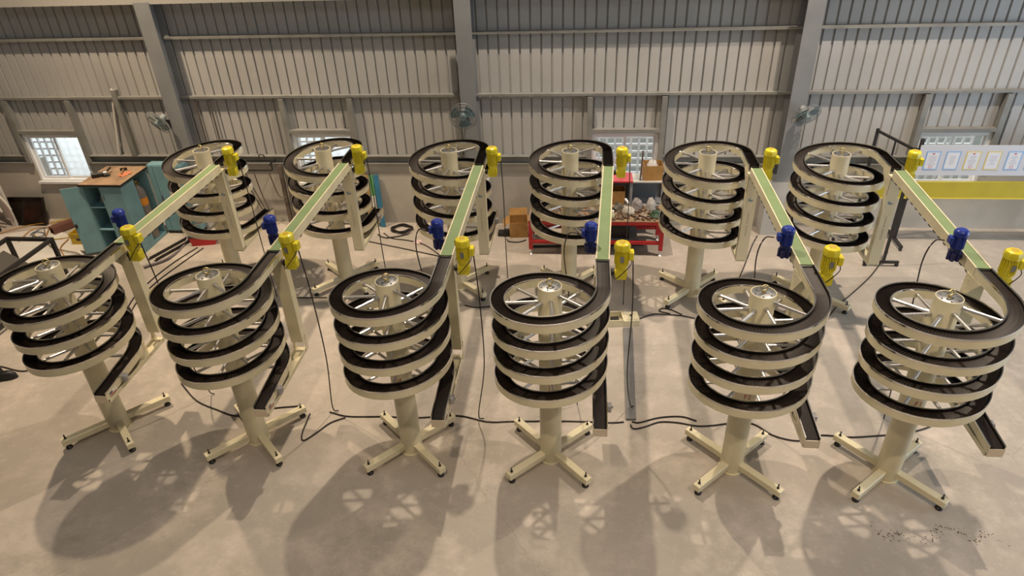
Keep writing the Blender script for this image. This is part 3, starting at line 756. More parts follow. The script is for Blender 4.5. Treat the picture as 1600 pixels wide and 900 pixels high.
q = MB(); q.box(-0.2, 0.2, -0.13, -0.12, 0, 0.2); q.box(-0.2, 0.2, 0.12, 0.13, 0, 0.2); q.box(-0.2, -0.19, -0.12, 0.12, 0, 0.2); q.box(0.19, 0.2, -0.12, 0.12, 0, 0.2); q.box(-0.19, 0.19, -0.12, 0.12, 0, 0.015)
q.obj('body', M_YCR, cr)
MB().box(-0.21, 0.21, -0.14, -0.131, 0.17, 0.205).obj('rim', M_YCR, cr)
MB().box(-0.21, 0.21, 0.131, 0.14, 0.17, 0.205).obj('rim', M_YCR, cr)
MB().box(-0.10, 0.02, -0.134, -0.1305, 0.07, 0.11).obj('grip_slot', M_BSTEEL, cr)
q = empty('steel_profile', (-9.05, 10.08, 0.013), -0.5); tag(q, 'brown hollow steel profile lying near the yellow crate', 'profile')
w = MB()
for a in ((-0.07, 0.07, 0, 0.008), (-0.07, 0.07, 0.112, 0.12), (-0.07, -0.062, 0.008, 0.112), (0.062, 0.07, 0.008, 0.112)): w.box(a[0], a[1], -0.26, 0.26, a[2], a[3])
w.obj('tube', mat('brown_primer', (0.13, 0.055, 0.04), 0.6), q)
simple('batten', MB().bar((-8.28, 9.28, 0.02), (-8.10, 9.00, 0.02), 0.05, 0.014), M_PLASTW, 'short white batten on the floor beside the yellow crate', 'batten')
simple('batten', MB().bar((-8.72, 8.95, 0.02), (-8.56, 8.58, 0.02), 0.03, 0.012), M_PLASTW, 'short white batten on the floor near the black trolley', 'batten')
CORDS_L = [('y1', [(-10.17, 9.84), (-9.89, 10.12), (-9.53, 10.26), (-9.27, 10.33), (-9.08, 10.38)], 'cord_orange'),
 ('y2', [(-9.43, 10.18), (-9.40, 10.34), (-9.30, 10.40), (-9.15, 10.38), (-8.9, 10.35)], 'cord_yellow'),
 ('y3', [(-9.52, 9.80), (-9.2, 9.64), (-8.80, 9.70), (-8.70, 10.05), (-8.76, 10.3)], 'cord_yellow'),
 ('y4', [(-8.74, 9.66), (-8.66, 9.32), (-8.38, 9.01), (-8.50, 8.82)], 'cord_orange'),
 ('b1', [(-9.53, 9.76), (-9.53, 9.88), (-9.32, 9.84), (-9.29, 9.72), (-9.45, 9.71), (-9.52, 9.95), (-9.36, 10.1)], 'cord_blue'),
 ('o1', [(-9.57, 9.52), (-9.64, 9.95), (-9.41, 10.05), (-9.3, 9.9), (-9.2, 9.7)], 'cord_orange'),
 ('o2', [(-9.42, 9.98), (-9.06, 9.55), (-8.75, 9.30), (-8.18, 9.12), (-8.07, 8.91)], 'cord_brown')]
CCOL = {'cord_orange': (0.45, 0.22, 0.04), 'cord_yellow': (0.55, 0.38, 0.05), 'cord_blue': (0.10, 0.13, 0.20), 'cord_brown': (0.20, 0.13, 0.07)}
CLAB = {'y1': 'long orange cord running from the left edge along the wall', 'y2': 'yellow cord looped by the wall under the leftmost window', 'y3': 'yellow cord looped around the brown steel profile',
        'y4': 'orange cord curving past the yellow crate towards the trolley', 'b1': 'dark blue cord coiled on the white sheet', 'o1': 'orange cord looped on the left of the white sheet', 'o2': 'brown cord snaking over the white sheet to the cabinet'}
for i, (k_, pts, cm) in enumerate(CORDS_L):
    simple('extension_cord', MB().tube(spline([(p[0], p[1], 0.022 + 0.003 * i) for p in pts], 7), 0.008, 6), mat(cm, CCOL[cm], 0.5), CLAB[k_], 'cord', 'cords on the floor by the left wall', 60)
# black steel trolley
ct = empty('steel_trolley', (-8.25, 7.45, 0)); tag(ct, 'black steel frame trolley at the left edge behind the leftmost front tower', 'trolley')
X, Y, ZT_ = 0.36, 0.95, 0.72
for sx in (-1, 1):
    for sy in (-1, 1): MB().box(sx * X - 0.025, sx * X + 0.025, sy * Y - 0.025, sy * Y + 0.025, 0.0, ZT_ - 0.05).obj('leg', M_BSTEEL, ct)
for sy in (-1, 1): MB().box(-X - .025, X + .025, sy * Y - 0.025, sy * Y + 0.025, ZT_ - 0.0498, ZT_).obj('rail', M_BSTEEL, ct)
for sx in (-1, 1): MB().box(sx * X - 0.025, sx * X + 0.025, -Y + 0.025, Y - 0.025, ZT_ - 0.0498, ZT_).obj('rail', M_BSTEEL, ct)
for sx in (-1, 1): MB().box(sx * X - 0.02, sx * X + 0.02, -Y + 0.025, Y - 0.025, 0.08, 0.12).obj('rail', M_BSTEEL, ct)
for sy in (-1, 1): MB().box(-X + 0.025, X - .025, sy * Y - 0.02, sy * Y + 0.02, 0.08, 0.12).obj('rail', M_BSTEEL, ct)
pm = Matrix.Translation((0, 0.1, 0.42)) @ Matrix.Rotation(math.radians(35), 4, 'Y')
MB().box(-0.34, 0.30, -0.62, 0.62, -0.01, 0.01, pm).obj('sloping_panel', mat('dark_grey_sheet', (0.06, 0.055, 0.05), 0.5), ct)
# boot
bt = empty('work_boot', (-7.16, 6.02, 0), 0.25); tag(bt, 'tall black rubber boot standing on the floor at the left edge', 'boot')
sh = MB()
rings = [((0, 0, 0.02), 0.075, 0.055), ((-0.01, 0, 0.12), 0.06, 0.055), ((-0.03, 0, 0.24), 0.07, 0.065), ((-0.07, 0, 0.42), 0.078, 0.072)]
vs = []; n = 14
for (c, rx, ry) in rings: vs += [(c[0] + rx * math.cos(2 * PI * i / n), c[1] + ry * math.sin(2 * PI * i / n), c[2]) for i in range(n)]
fs = [(k_ * n + i, k_ * n + (i + 1) % n, (k_ + 1) * n + (i + 1) % n, (k_ + 1) * n + i) for k_ in range(3) for i in range(n)] + [tuple(reversed(range(n))), tuple(range(3 * n, 4 * n))]
sh.add(vs, fs).obj('shaft', M_BLACK, bt, smooth=50)
vs = []
for z, kx, ky in ((0.018, 1, 1), (0.06, 0.98, 0.97), (0.095, 0.72, 0.75)):
    vs += [(0.06 + 0.13 * kx * math.cos(2 * PI * i / n), 0.055 * ky * math.sin(2 * PI * i / n), z) for i in range(n)]
MB().add(vs, [(k_ * n + i, k_ * n + (i + 1) % n, (k_ + 1) * n + (i + 1) % n, (k_ + 1) * n + i) for k_ in range(2) for i in range(n)] + [tuple(reversed(range(n))), tuple(range(2 * n, 3 * n))]).obj('foot', M_BLACK, bt, smooth=50)
MB().prism([(0.055 + 0.14 * math.cos(2 * PI * i / n), 0.06 * math.sin(2 * PI * i / n)) for i in range(n)], 'z', 0.0, 0.018).obj('sole', M_BSTEEL, bt)

# ------------------------------------------------------------------ wall rack with hanging straps, pole, planks
rk = empty('wall_rack', (-5.42, 10.22, 0)); tag(rk, 'black bar wall rack hung with straps and cables between two towers', 'rack')
q = MB(); q.bar((-0.34, 0, 1.24), (0.34, 0, 1.24), 0.02); q.bar((-0.34, 0, 1.06), (0.34, 0, 1.06), 0.02)
for s in (-0.34, -0.12, 0.34): q.bar((s, 0, 1.07), (s, 0, 1.23), 0.018)
q.obj('frame', M_BSTEEL, rk)
for s in (-0.3, 0.3): MB().bar((s, 0.012, 1.15), (s, 0.235, 1.15), 0.018).obj('wall_arm', M_BSTEEL, rk)
blob('rope_bundle', (-5.60, 10.19, 1.071), 0.09, 0.05, 0.15, mat('dark_red_rope', (0.12, 0.06, 0.04), 0.8, var=0.5, vscale=40), 'dark tangled rope bundle on the wall rack', 'rope', 13, rough=0.35)
for i, (x0, x1, z1, lab) in enumerate([(-5.62, -5.38, 0.12, 'leftmost strap hanging from the wall rack'), (-5.55, -5.33, 0.10, 'second strap from the left hanging on the wall rack'), (-5.40, -5.30, 0.20, 'third strap from the left hanging on the wall rack'), (-5.14, -4.98, 0.55, 'rightmost cable hanging from the wall rack')]):
    simple('strap', MB().tube(spline([(x0, 10.195, 1.02), ((x0 + x1) / 2 - .03, 10.25, 0.6), (x1, 10.27, z1)], 6), 0.009, 6), mat('brown_strap', (0.10, 0.075, 0.05), 0.7), lab, 'strap', 'straps on the wall rack', 60)
hk = MB().tube([(-5.20 + 0.05 * math.cos(t), 10.19, 1.30 + 0.05 * math.sin(t)) for t in [PI * i / 10 - 0.4 for i in range(14)]], 0.010, 6)
simple('hook', hk, M_BSTEEL, 'dark bent hook on top of the wall rack', 'hook', smooth=60)
simple('steel_tube', MB().bar((-5.00, 10.30, 0.0), (-5.02, 10.38, 1.08), 0.06), mat('brown_tube', (0.13, 0.10, 0.08), 0.5, var=0.3, vscale=6), 'brown square steel tube leaning on the wall left of the second back tower', 'tube')
simple('steel_tube', MB().bar((-4.90, 10.26, 0.0), (-4.93, 10.38, 0.92), 0.045), mat('brown_tube2', (0.09, 0.075, 0.06), 0.5), 'shorter dark steel tube leaning on the wall left of the second back tower', 'tube')
simple('plank', MB().bar((-3.56, 10.28, 0.0), (-3.58, 10.42, 0.90), 0.08, 0.02, (0, 1, 0)), mat('ochre_plank', (0.42, 0.27, 0.10), 0.7, var=0.2, vscale=9), 'ochre wooden plank leaning on the wall right of the second back tower', 'plank', 'boards leaning on the wall')
gp = empty('board', (-3.47, 10.30, 0)); tag(gp, 'narrow green and white board leaning on the wall between ochre and blue boards', 'board', 'boards leaning on the wall')
MB().bar((0, 0.0, 0.0), (-0.01, 0.067, 0.55), 0.06, 0.015, (0, 1, 0)).obj('lower_half', M_PLASTW, gp)
MB().bar((-0.01, 0.0675, 0.551), (-0.018, 0.115, 0.90), 0.06, 0.015, (0, 1, 0)).obj('upper_half', M_GSTICK, gp)
simple('board', MB().bar((-3.36, 10.28, 0.0), (-3.41, 10.42, 0.90), 0.085, 0.02, (0, 1, 0)), mat('blue_board', (0.04, 0.20, 0.34), 0.5, var=0.2, vscale=6), 'blue board leaning on the wall, rightmost of the three', 'board', 'boards leaning on the wall')
simple('dark_panel', MB().box(-3.83, -3.63, 10.30, 10.42, 0.0, 0.72), M_BSTEEL, 'dark steel panel behind the second back tower beside the ochre plank', 'panel', bevel=0.008)
coil = []
for i in range(60):
    t = 2 * PI * i / 15; rr2 = 0.17 + 0.02 * math.sin(i * 1.7)
    coil.append((-3.0 + rr2 * math.cos(t), 10.16 + rr2 * 0.8 * math.sin(t), 0.012 + 0.0008 * i))
coil += [(-2.86, 10.0, 0.02), (-3.2, 9.86, 0.012), (-3.38, 9.98, 0.012)]
simple('coiled_cable', MB().tube(spline(coil, 2), 0.009, 6), M_CABLE, 'black cable coiled on the floor by the wall', 'cable', smooth=60)
blob('crumpled_paper', (-2.63, 9.72, 0.0), 0.07, 0.05, 0.05, mat('pale_pink_paper', (0.65, 0.50, 0.48), 0.8), 'crumpled pale paper on the floor between the second and third back towers', 'paper', 21, rough=0.35)

# carton
def carton(loc, sx, sy, sz, label, open_=True, rz=0.0, name='cardboard_box'):
    r = empty(name, loc, rz); tag(r, label, 'box')
    q = MB(); t = 0.006
    q.box(-sx, sx, -sy, -sy + t, 0, sz); q.box(-sx, sx, sy - t, sy, 0, sz); q.box(-sx, -sx + t, -sy + t, sy - t, 0, sz); q.box(sx - t, sx, -sy + t, sy - t, 0, sz); q.box(-sx + t, sx - t, -sy + t, sy - t, 0, t)
    q.obj('body', M_CARD, r)
    if open_:
        for s in (-1, 1):
            m = Matrix.Translation((s * sx, 0, sz)) @ Matrix.Rotation(s * math.radians(35), 4, 'Y')
            MB().box(0.0 if s > 0 else -sx * 0.8, sx * 0.8 if s > 0 else 0.0, -sy, sy, 0.001, 0.006, m).obj('flap', M_CARD, r)
        m = Matrix.Translation((0, sy, sz)) @ Matrix.Rotation(math.radians(60), 4, 'X')
        MB().box(-sx, sx, 0.0, sy * 0.8, 0.001, 0.006, m).obj('flap', M_CARD, r)
    return r
carton((-1.0, 10.10, 0), 0.15, 0.15, 0.27, 'open cardboard box on the floor left of the red workbench', True, 0.1)
simple('floor_plate', MB().box(-1.34, -1.16, 9.98, 10.12, 0.0, 0.06), M_BSTEEL, 'low black block on the floor left of the open cardboard box', 'block')

# ------------------------------------------------------------------ red workbench
wb = empty('workbench', (0.25, 9.38, 0)); tag(wb, 'red steel workbench heaped with parts behind the fourth pair of towers', 'workbench')
X, D, H = 1.03, 0.58, 0.60
MB().box(-X, X, 0.0, D, H - 0.012, H).obj('top', M_WOODTOP, wb)
for y in (0.0, D - 0.03): MB().box(-X, X, y, y + 0.03, H - 0.065, H - 0.0125).obj('apron', M_REDP, wb)
for s in (-1, 1):
    MB().box(min(s * X, s * (X - 0.03)), max(s * X, s * (X - 0.03)), 0.031, D - 0.031, H - 0.065, H - 0.0125).obj('apron', M_REDP, wb)
for s in (-1, 1):
    for y in (0.0, D - 0.06):
        l = MB().box(s * (X - 0.03) - 0.03, s * (X - 0.03) + 0.03, y, y + 0.06, 0.10, H - 0.0655).obj('leg', M_REDP, wb)
        MB().lathe([(0.035, 0), (0.035, 0.012), (0.015, 0.025), (0.010, 0.10)], (s * (X - 0.03), y + 0.03, 0), 14).obj('levelling_foot', M_CHROME, l, smooth=40)
for y in (0.01,): MB().box(-X + 0.061, X - 0.061, y, y + 0.04, 0.20, 0.25).obj('lower_rail', M_REDP, wb)
MB().box(-X + 0.061, X - 0.061, D - 0.05, D - 0.01, 0.20, 0.25).obj('lower_rail', M_REDP, wb)
MB().box(-0.30, 0.65, 0.0505, D - 0.0505, 0.238, 0.25).obj('lower_shelf', M_GREYP, wb)
bx = empty('black_bin', (0.55, 9.66, 0.251)); tag(bx, 'black plastic bin on the lower shelf of the red workbench', 'bin')
q = MB(); q.box(-0.22, 0.22, -0.16, -0.15, 0, 0.25); q.box(-0.22, 0.22, 0.15, 0.16, 0, 0.25); q.box(-0.22, -0.21, -0.15, 0.15, 0, 0.25); q.box(0.21, 0.22, -0.15, 0.15, 0, 0.25); q.box(-0.21, 0.21, -0.15, 0.15, 0, 0.01)
q.obj('body', M_BLACK, bx); MB().box(-0.23, 0.23, -0.17, -0.1605, 0.22, 0.255).obj('rim', M_BSTEEL, bx)
simple('steel_rod', MB().cyl((-0.74, 9.62, 0.02), (1.02, 9.74, 0.02), 0.02, n=10), M_BSTEEL, 'long black rod lying on the floor under the red workbench', 'rod', smooth=40)
# rack behind the bench
rk2 = empty('shelf_rack', (0.80, 10.02, 0)); tag(rk2, 'low grey and red shelf rack under the clear window behind the workbench', 'shelf')
for x in (-0.52, 0.0, 0.52):
    for y in (0.0, 0.30): MB().box(x - 0.02, x + 0.02, y, y + 0.03, 0, 0.96 if x else 0.955).obj('upright', M_GREYP, rk2)
MB().box(-0.54, 0.02, -0.02, 0.34, 0.961, 0.985).obj('shelf', M_REDP, rk2)
MB().box(0.021, 0.56, -0.02, 0.34, 0.961, 0.98).obj('shelf', M_PIER, rk2)
MB().box(-0.50, 0.50, 0.331, 0.345, 0.1, 0.9).obj('back_panel', mat('blue_grey_panel', (0.16, 0.18, 0.20), 0.5), rk2)
MB().box(-0.50, 0.50, 0.0, 0.33, 0.55, 0.565).obj('shelf', M_GREYP, rk2)
carton((0.54, 10.16, 0.566), 0.17, 0.12, 0.23, 'closed orange-brown cardboard box on the lower rack shelf behind the workbench', False)
carton((1.12, 10.17, 0.981), 0.15, 0.13, 0.24, 'cardboard box stuffed with a plastic bag on the rack shelf', False, 0.05)
blob('plastic_bag', (1.12, 10.17, 0.99), 0.12, 0.10, 0.27, mat('clear_plastic_film', (0.62, 0.60, 0.58), 0.25), 'crumpled translucent plastic bag in the cardboard box on the rack', 'bag', 31, rough=0.16)
simple('steel_bar', MB().bar((0.93, 10.05, 0.985), (0.95, 10.10, 1.45), 0.022), M_PIPEB, 'thin brown bar standing on the rack before the window', 'bar')
PILE = [('rag', 0.42, 9.60, .10, .10, .09, (0.42, 0.20, 0.09), 'brown leather rag at the left end of the visible bench heap', 41),
        ('parts_bag', 0.74, 9.66, .11, .09, .13, (0.60, 0.56, 0.50), 'pale plastic bag of parts in the middle of the bench heap', 42),
        ('grey_bag', 0.88, 9.82, .10, .07, .18, (0.36, 0.33, 0.33), 'grey plastic bag at the back of the bench heap', 43),
        ('clear_bag', 1.10, 9.80, .08, .08, .20, (0.52, 0.50, 0.49), 'crumpled clear bag at the back right of the bench heap', 44),
        ('wire_tangle', 1.16, 9.58, .09, .10, .09, (0.04, 0.09, 0.05), 'dark green tangle of wire at the right end of the bench', 45),
        ('rag', 0.98, 9.56, .08, .07, .06, (0.35, 0.27, 0.21), 'tan rag lying near the front right of the bench', 46),
        ('parts_bag', 0.60, 9.78, .09, .07, .11, (0.16, 0.15, 0.12), 'dark bag of parts at the back left of the bench heap', 47),
        ('rag', -0.05, 9.62, .15, .12, .07, (0.34, 0.17, 0.08), 'reddish-brown rag on the bench behind the fourth back tower', 48),
        ('parts_bag', 0.20, 9.70, .08, .08, .08, (0.30, 0.25, 0.20), 'small tan bag on the bench hidden beside the green belt', 49)]
for nm, x, y, sx, sy, sz, col, lab, sd in PILE:
    blob(nm, (x, y, 0.601), sx, sy, sz, mat('heap_%d' % sd, col, 0.6, var=0.4, vscale=25), lab, 'rag' if 'rag' in nm else 'bag' if 'bag' in nm else 'wire', sd, 'clutter on the red workbench', rough=0.2 if sz > 0.12 else 0.32)
bo = empty('bottle', (0.50, 9.47, 0.601)); tag(bo, 'small white and green bottle at the front edge of the red workbench', 'bottle')
MB().lathe([(0.03, 0), (0.032, 0.01), (0.032, 0.075), (0.018, 0.095)], n=16).obj('body', mat('pale_green_bottle', (0.55, 0.60, 0.35), 0.4), bo, smooth=40)
MB().lathe([(0.02, 0.0955), (0.02, 0.135), (0.014, 0.142)], n=14).obj('cap', M_WHITE, bo, smooth=40)
simple('tube', MB().cyl((0.70, 9.85, 0.76), (0.76, 9.80, 0.70), 0.02, n=12), M_WHITE, 'short white tube lying on top of the bench heap', 'tube', smooth=40)
pb = MB(); rp = random.Random(5)
for i in range(150):
    x, y = rp.uniform(0.32, 1.22), rp.uniform(9.42, 9.9); a = rp.uniform(0, PI); l = rp.uniform(0.015, 0.05); h = rp.uniform(0.008, 0.03)
    pb.bar((x - l * math.cos(a), y - l * math.sin(a), 0.602 + h / 2), (x + l * math.cos(a), y + l * math.sin(a), 0.602 + h / 2 + rp.uniform(0, .02)), rp.uniform(0.012, 0.03), h)
tag(pb.obj('small_parts', mat('mixed_metal_parts', (0.22, 0.15, 0.11), 0.5, 0.2, var=0.7, vscale=30)), 'scatter of small metal parts covering the red workbench', 'parts', kind='stuff')
pb = MB()
for i in range(60):
    x, y = rp.uniform(-0.7, 0.3), rp.uniform(9.42, 9.9); a = rp.uniform(0, PI); l = rp.uniform(0.02, 0.06); h = rp.uniform(0.008, 0.03)
    pb.bar((x - l * math.cos(a), y - l * math.sin(a), 0.602 + h / 2), (x + l * math.cos(a), y + l * math.sin(a), 0.602 + h / 2 + rp.uniform(0, .02)), rp.uniform(0.012, 0.03), h)
tag(pb.obj('small_parts', mat('mixed_parts_left', (0.30, 0.17, 0.10), 0.6, 0.0, var=0.6, vscale=30)), 'scatter of small brown parts on the bench behind the fourth back tower', 'parts', kind='stuff')

# ------------------------------------------------------------------ certificate board, right
BY = 9.92
bd = empty('display_board', (4.88, BY, 0)); tag(bd, 'long white certificate board with yellow lower panel on a black wheeled stand', 'display board')
MB().box(0, 2.75, -0.006, 0.006, 1.14, 1.60).obj('panel', mat('pale_board', (0.60, 0.62, 0.68), 0.35), bd)
MB().box(0.0, 2.75, -0.004, 0.004, 1.045, 1.139).obj('clear_strip', M_GLASS, bd)
MB().box(-0.55, 2.75, -0.02, 0.02, 0.79, 1.04).obj('yellow_panel', M_YELP, bd)
MB().box(-0.55, 2.75, -0.03, -0.0205, 0.775, 0.79).obj('yellow_lip', mat('yellow_lip', (0.70, 0.58, 0.08), 0.5), bd)
for x in (0.02, 2.30):
    p = MB().box(x - 0.022, x + 0.022, 0.021, 0.065, 0.09, 1.68).obj('post', M_BSTEEL, bd)
    MB().box(x - 0.02, x + 0.02, -0.26, 0.33, 0.05, 0.0895).obj('foot_bar', M_BSTEEL, p)
    for y in (-0.24, 0.31): MB().cyl((x - 0.015, y, 0.025), (x + 0.015, y, 0.025), 0.025, n=14).obj('caster', M_BLACK, p, smooth=40)
M_CB = mat('certificate_blue_border', (0.22, 0.42, 0.75), 0.5); M_CY = mat('certificate_yellow_border', (0.72, 0.58, 0.16), 0.5)
M_CP = mat('certificate_paper', (0.72, 0.74, 0.80), 0.5); M_CT = mat('certificate_print', (0.35, 0.33, 0.42), 0.6); M_CS = mat('certificate_seal', (0.55, 0.10, 0.12), 0.5)
CERT = [(0.20, M_CB, True, 'leftmost certificate on the board, with blue border and red seal'), (0.475, M_CB, False, 'second certificate from the left, blue border without a seal'),
        (0.75, M_CY, True, 'third certificate from the left, yellow border and red seal'), (1.03, M_CY, False, 'fourth certificate from the left, yellow border without a seal'), (1.31, M_CB, True, 'fifth certificate from the left, blue border and red seal'), (1.59, M_CB, False, 'certificate with blue border cut by the right edge of the photo')]
for cx, mb_, seal, lab in CERT:
    r = empty('certificate', (4.88 + cx, BY - 0.0065, 1.23)); tag(r, lab, 'certificate', 'certificates on the white board')
    w_, h_ = 0.098, 0.28
    MB().box(-w_, w_, -0.004, -0.0005, 0, h_).obj('border', mb_, r)
    MB().box(-w_ + 0.014, w_ - 0.014, -0.0055, -0.004, 0.014, h_ - 0.014).obj('paper', M_CP, r)
    t = MB(); rq = random.Random(int(cx * 100))
    for j in range(7):
        z = h_ - 0.075 - j * 0.02; a = rq.uniform(0.02, 0.06)
        t.box(-a, a, -0.0062, -0.0055, z, z + 0.004)
    t.obj('print', M_CT, r)
    if seal:
        MB().box(-0.016, 0.016, -0.0062, -0.0055, h_ - 0.045, h_ - 0.025).obj('emblem', M_CS, r)
        q = MB(); q.box(-0.022, 0.022, -0.0062, -0.0055, 0.062, 0.068); q.box(-0.022, 0.022, -0.0062, -0.0055, 0.026, 0.032); q.box(-0.022, -0.016, -0.0062, -0.0055, 0.032, 0.062); q.box(0.016, 0.022, -0.0062, -0.0055, 0.032, 0.062)
        q.obj('seal', M_CS, r)
# bare black rack frame beside the board
fr2 = empty('stand_frame', (4.25, 9.98, 0)); tag(fr2, 'bare black wheeled stand frame between the rightmost back tower and the board', 'stand')
A, B_ = Vector((0, 0, 0)), Vector((0.22, -0.78, 0))
for p_ in (A, B_):
    MB().bar(p_ + Vector((0, 0, 0.09)), p_ + Vector((0, 0, 1.83)), 0.035).obj('post', M_BSTEEL, fr2)
    f_ = MB().bar(p_ + Vector((-0.28, 0, 0.07)), p_ + Vector((0.22, 0, 0.07)), 0.035).obj('foot_bar', M_BSTEEL, fr2)
    for s in (-0.25, 0.2): MB().cyl(p_ + Vector((s, -0.014, 0.026)), p_ + Vector((s, 0.014, 0.026)), 0.026, n=14).obj('caster', M_BLACK, f_, smooth=40)
for z in (1.80, 1.55): MB().bar(A + Vector((0, 0, z)), B_ + Vector((0, 0, z)), 0.03).obj('cross_bar', M_BSTEEL, fr2)
mp = (A + B_) / 2
MB().bar(mp + Vector((0, 0, 1.56)), mp + Vector((0, 0, 1.79)), 0.02).obj('strut', M_BSTEEL, fr2)

# ------------------------------------------------------------------ floor box, cable duct, cables
jb = empty('floor_box', (0.60, 7.60, 0), 0.12); tag(jb, 'cream double junction box lying open on the floor', 'junction box')
q = MB()
q.box(-0.21, 0.0, -0.11, -0.10, 0, 0.10); q.box(-0.21, 0.0, 0.10, 0.11, 0, 0.10); q.box(-0.21, -0.20, -0.10, 0.10, 0, 0.10); q.box(-0.01, 0.0, -0.10, 0.10, 0, 0.10); q.box(-0.20, -0.01, -0.10, 0.10, 0, 0.01)
q.obj('open_box', M_CREAM, jb)
MB().box(-0.16, -0.05, -0.06, 0.06, 0.0105, 0.05).obj('terminals', M_BSTEEL, jb)
q = MB().box(0.001, 0.21, -0.11, 0.11, 0.0, 0.085).obj('closed_box', M_CREAM, jb, bevel=0.004)
q2 = MB(); q2.box(0.02, 0.19, -0.09, 0.09, 0.0855, 0.092); q2.obj('cover', M_CREAM2, q)
MB().cyl((0.105, 0, 0.0925), (0.105, 0, 0.105), 0.014, n=10).obj('knob', M_BSTEEL, q)
dt = MB().prism([(0.600, 7.44), (0.725, 7.44), (0.665, 5.70), (0.555, 5.70)], 'z', 0.0, 0.022)
simple('cable_duct', dt, mat('grey_duct', (0.30, 0.30, 0.30), 0.35, 0.5, var=0.2, vscale=4), 'flat grey metal cable duct on the floor running from the junction box', 'cable duct')
FLOORC = [
 ([(-4.80, 6.04), (-4.46, 5.75), (-4.12, 5.60), (-3.88, 5.52), (-3.68, 5.56), (-3.50, 5.66), (-3.20, 5.72)], 'black floor cable passing behind the second front tower'),
 ([(-3.02, 5.60), (-3.0, 5.30), (-2.95, 5.18), (-2.86, 5.27), (-2.74, 5.46), (-2.59, 5.56)], 'black floor cable looping right of the second front tower'),
 ([(-2.80, 5.64), (-2.56, 5.58), (-2.15, 5.60), (-1.78, 5.60), (-1.32, 5.66), (-0.98, 5.58), (-0.70, 5.60), (-0.27, 5.63), (0.04, 5.64), (0.39, 5.64), (0.53, 5.66)], 'long black floor cable behind the towers marked F4 and 3'),
 ([(0.60, 5.62), (0.63, 5.56), (0.74, 5.59), (0.92, 5.68), (1.12, 5.68), (1.32, 5.64), (1.49, 5.66), (1.67, 5.70), (1.91, 5.71), (2.08, 5.55), (2.26, 5.48), (2.42, 5.48)], 'long black floor cable from the duct end behind the tower marked F2'),
 ([(2.44, 5.47), (2.58, 5.57), (2.89, 5.56), (3.19, 5.60), (3.43, 5.64), (3.67, 5.72), (3.82, 5.80)], 'black floor cable behind the tower marked F1'),
 ([(0.62, 5.67), (0.70, 5.66), (0.92, 5.75), (1.16, 5.78), (1.32, 5.72)], 'short black cable from the duct end beside the longer one'),
 ([(-3.48, 9.74), (-2.72, 9.47), (-2.15, 9.26)], 'straight black floor cable between the second and third back towers'),
 ([(-3.29, 10.04), (-3.11, 9.86), (-2.79, 9.78), (-2.49, 9.63), (-2.13, 9.24)], 'curving black floor cable between the second and third back towers'),
 ([(-4.29, 7.99), (-4.0, 8.00), (-3.62, 8.02)], 'short black floor cable left of the second back tower feet'),
 ([(-1.58, 7.90), (-1.41, 7.85), (-1.14, 7.90)], 'short black floor cable by the third back tower feet'),
 ([(0.82, 7.66), (1.02, 7.78), (1.20, 7.78), (1.40, 7.76), (1.60, 7.69)], 'black floor cable running right from the junction box'),
 ([(1.25, 7.80), (1.11, 7.86), (1.16, 7.93), (1.28, 7.89), (1.40, 7.79)], 'small black cable loop right of the junction box'),
 ([(-6.31, 9.45), (-6.46, 8.92), (-6.53, 8.37), (-6.50, 7.80), (-6.2, 6.9)], 'left of two black cables from the red toolbox to the front row'),
 ([(-6.20, 9.43), (-6.34, 8.80), (-6.42, 8.28), (-6.39, 7.70), (-6.1, 6.8)], 'right of two black cables from the red toolbox to the front row'),
 ([(2.86, 10.10), (2.71, 9.76), (2.52, 9.25), (2.30, 8.68)], 'black floor cable leading from the right concrete pier'),
 ([(4.70, 9.62), (4.25, 8.95), (3.86, 8.48), (3.52, 8.10), (3.30, 7.80)], 'black floor cable from the stand frame to the rightmost back tower'),
 ([(-1.18, 9.88), (-1.14, 9.80), (-0.98, 9.78), (-0.86, 9.86)], 'short black cord before the open cardboard box'),
 ([(-7.35, 6.25), (-7.0, 6.17), (-6.85, 6.25)], 'short black cable beside the rubber boot')]
for i, (pts, lab) in enumerate(FLOORC):
    simple('floor_cable', MB().tube(spline([(p[0], p[1], 0.009) for p in pts], 6), 0.0085, 6), M_CABLE, lab, 'cable', 'black cables on the floor', 60)
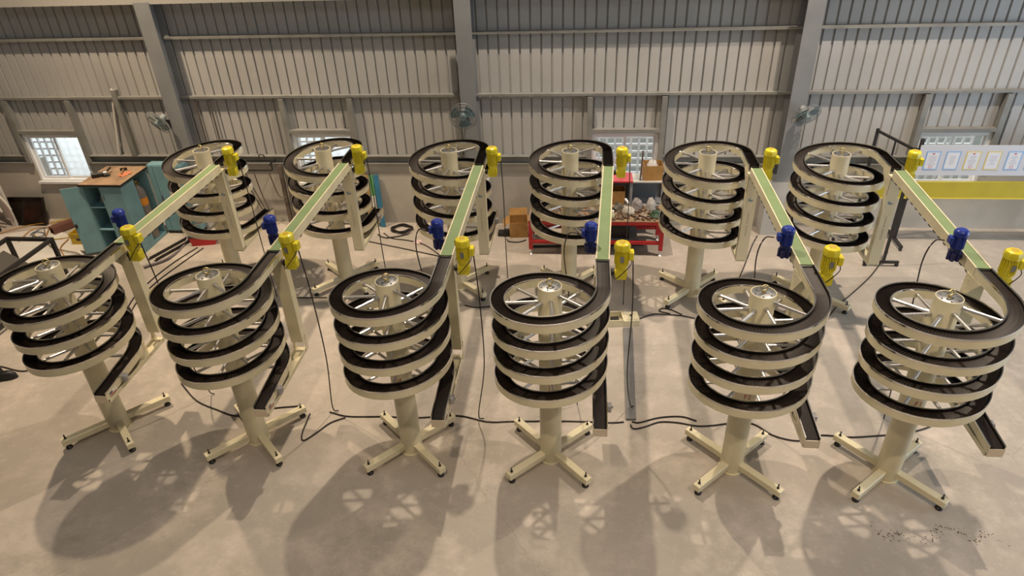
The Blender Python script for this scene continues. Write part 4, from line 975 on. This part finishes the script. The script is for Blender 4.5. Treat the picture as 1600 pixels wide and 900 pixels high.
# cables dropping from the motors
PN = ['the leftmost pair', 'the second pair', 'the tower marked F4', 'the tower marked 3', 'the tower marked F2', 'the tower marked F1']
for i, (x, y, th) in enumerate(FRONT):
    if i in (1, 2, 3, 0):
        ex, ey = {0: (0.80, 0.55), 1: (0.70, 0.45), 2: (0.66, 0.46), 3: (0.85, 0.75)}[i]
        zz = 0.024 + 0.02 if i == 3 else 0.012
        pts = [(x + 0.745, y + 0.40, 2.14), (x + 0.77, y + 0.41, 1.6), (x + 0.765, y + 0.43, 0.8), (x + ex, y + ey, 0.10), (x + ex + 0.05, y + ey + 0.02, zz)]
        simple('motor_lead', MB().tube(spline(pts, 8), 0.0065, 6), M_CABLE, 'thin black lead dropping from the front yellow motor of ' + PN[i], 'cable', 'leads of the yellow motors', 60)
for i, (x, y, th) in enumerate(FRONT):
    if i in (2, 3, 4, 5):
        x0, y0 = x + 0.345 - 0.14, y + HEADL + 0.29
        pts = [(x0 + 0.025, y0, 2.235), (x0 - 0.06, y0, 2.22), (x0 - 0.10, y0 + 0.01, 2.0), (x0 - 0.05, y0 + 0.03, 1.5), (x0 + 0.02, y0 + 0.05, 0.6), (x0 + 0.06, y0 + 0.06, 0.01)]
        simple('motor_lead', MB().tube(spline(pts, 8), 0.0065, 6), M_CABLE, 'thin black lead looping from the blue motor of ' + PN[i], 'cable', 'leads of the blue motors', 60)
BN = ['leftmost back tower', 'second back tower', 'third back tower', 'fourth back tower']
for i, (x, y, th) in enumerate(BACK[:4]):
    pts = [(x + 0.735, y - 0.43, 2.13), (x + 0.75, y - 0.43, 1.6), (x + 0.75, y - 0.42, 0.8), (x + 0.76, y - 0.40, 0.012)]
    simple('motor_lead', MB().tube(spline(pts, 8), 0.0065, 6), M_CABLE, 'thin black lead dropping from the yellow motor of the ' + BN[i], 'cable', 'leads of the yellow motors', 60)
# grit scattered on the floor, front right
sp = MB(); rg = random.Random(11)
trail = spline([(2.72, 4.42, 0), (2.82, 4.30, 0), (2.92, 4.36, 0), (3.08, 4.28, 0), (3.24, 4.34, 0), (3.30, 4.44, 0), (3.46, 4.42, 0), (3.56, 4.28, 0), (3.66, 4.40, 0), (3.80, 4.30, 0)], 12)
for i in range(130):
    p_ = rg.choice(trail); x, y = p_.x + rg.gauss(0, 0.025), p_.y + rg.gauss(0, 0.02); r_ = rg.uniform(0.003, 0.008)
    n = 5; a0 = rg.uniform(0, 6)
    sp.prism([(x + r_ * rg.uniform(.6, 1.3) * math.cos(a0 + 2 * PI * j / n), y + r_ * rg.uniform(.6, 1.3) * math.sin(a0 + 2 * PI * j / n)) for j in range(n)], 'z', 0.0, 0.002)
tag(sp.obj('floor_grit', mat('dark_grit', (0.10, 0.085, 0.075), 0.9)), 'trail of dark grit specks on the floor in the right foreground', 'grit', kind='stuff')
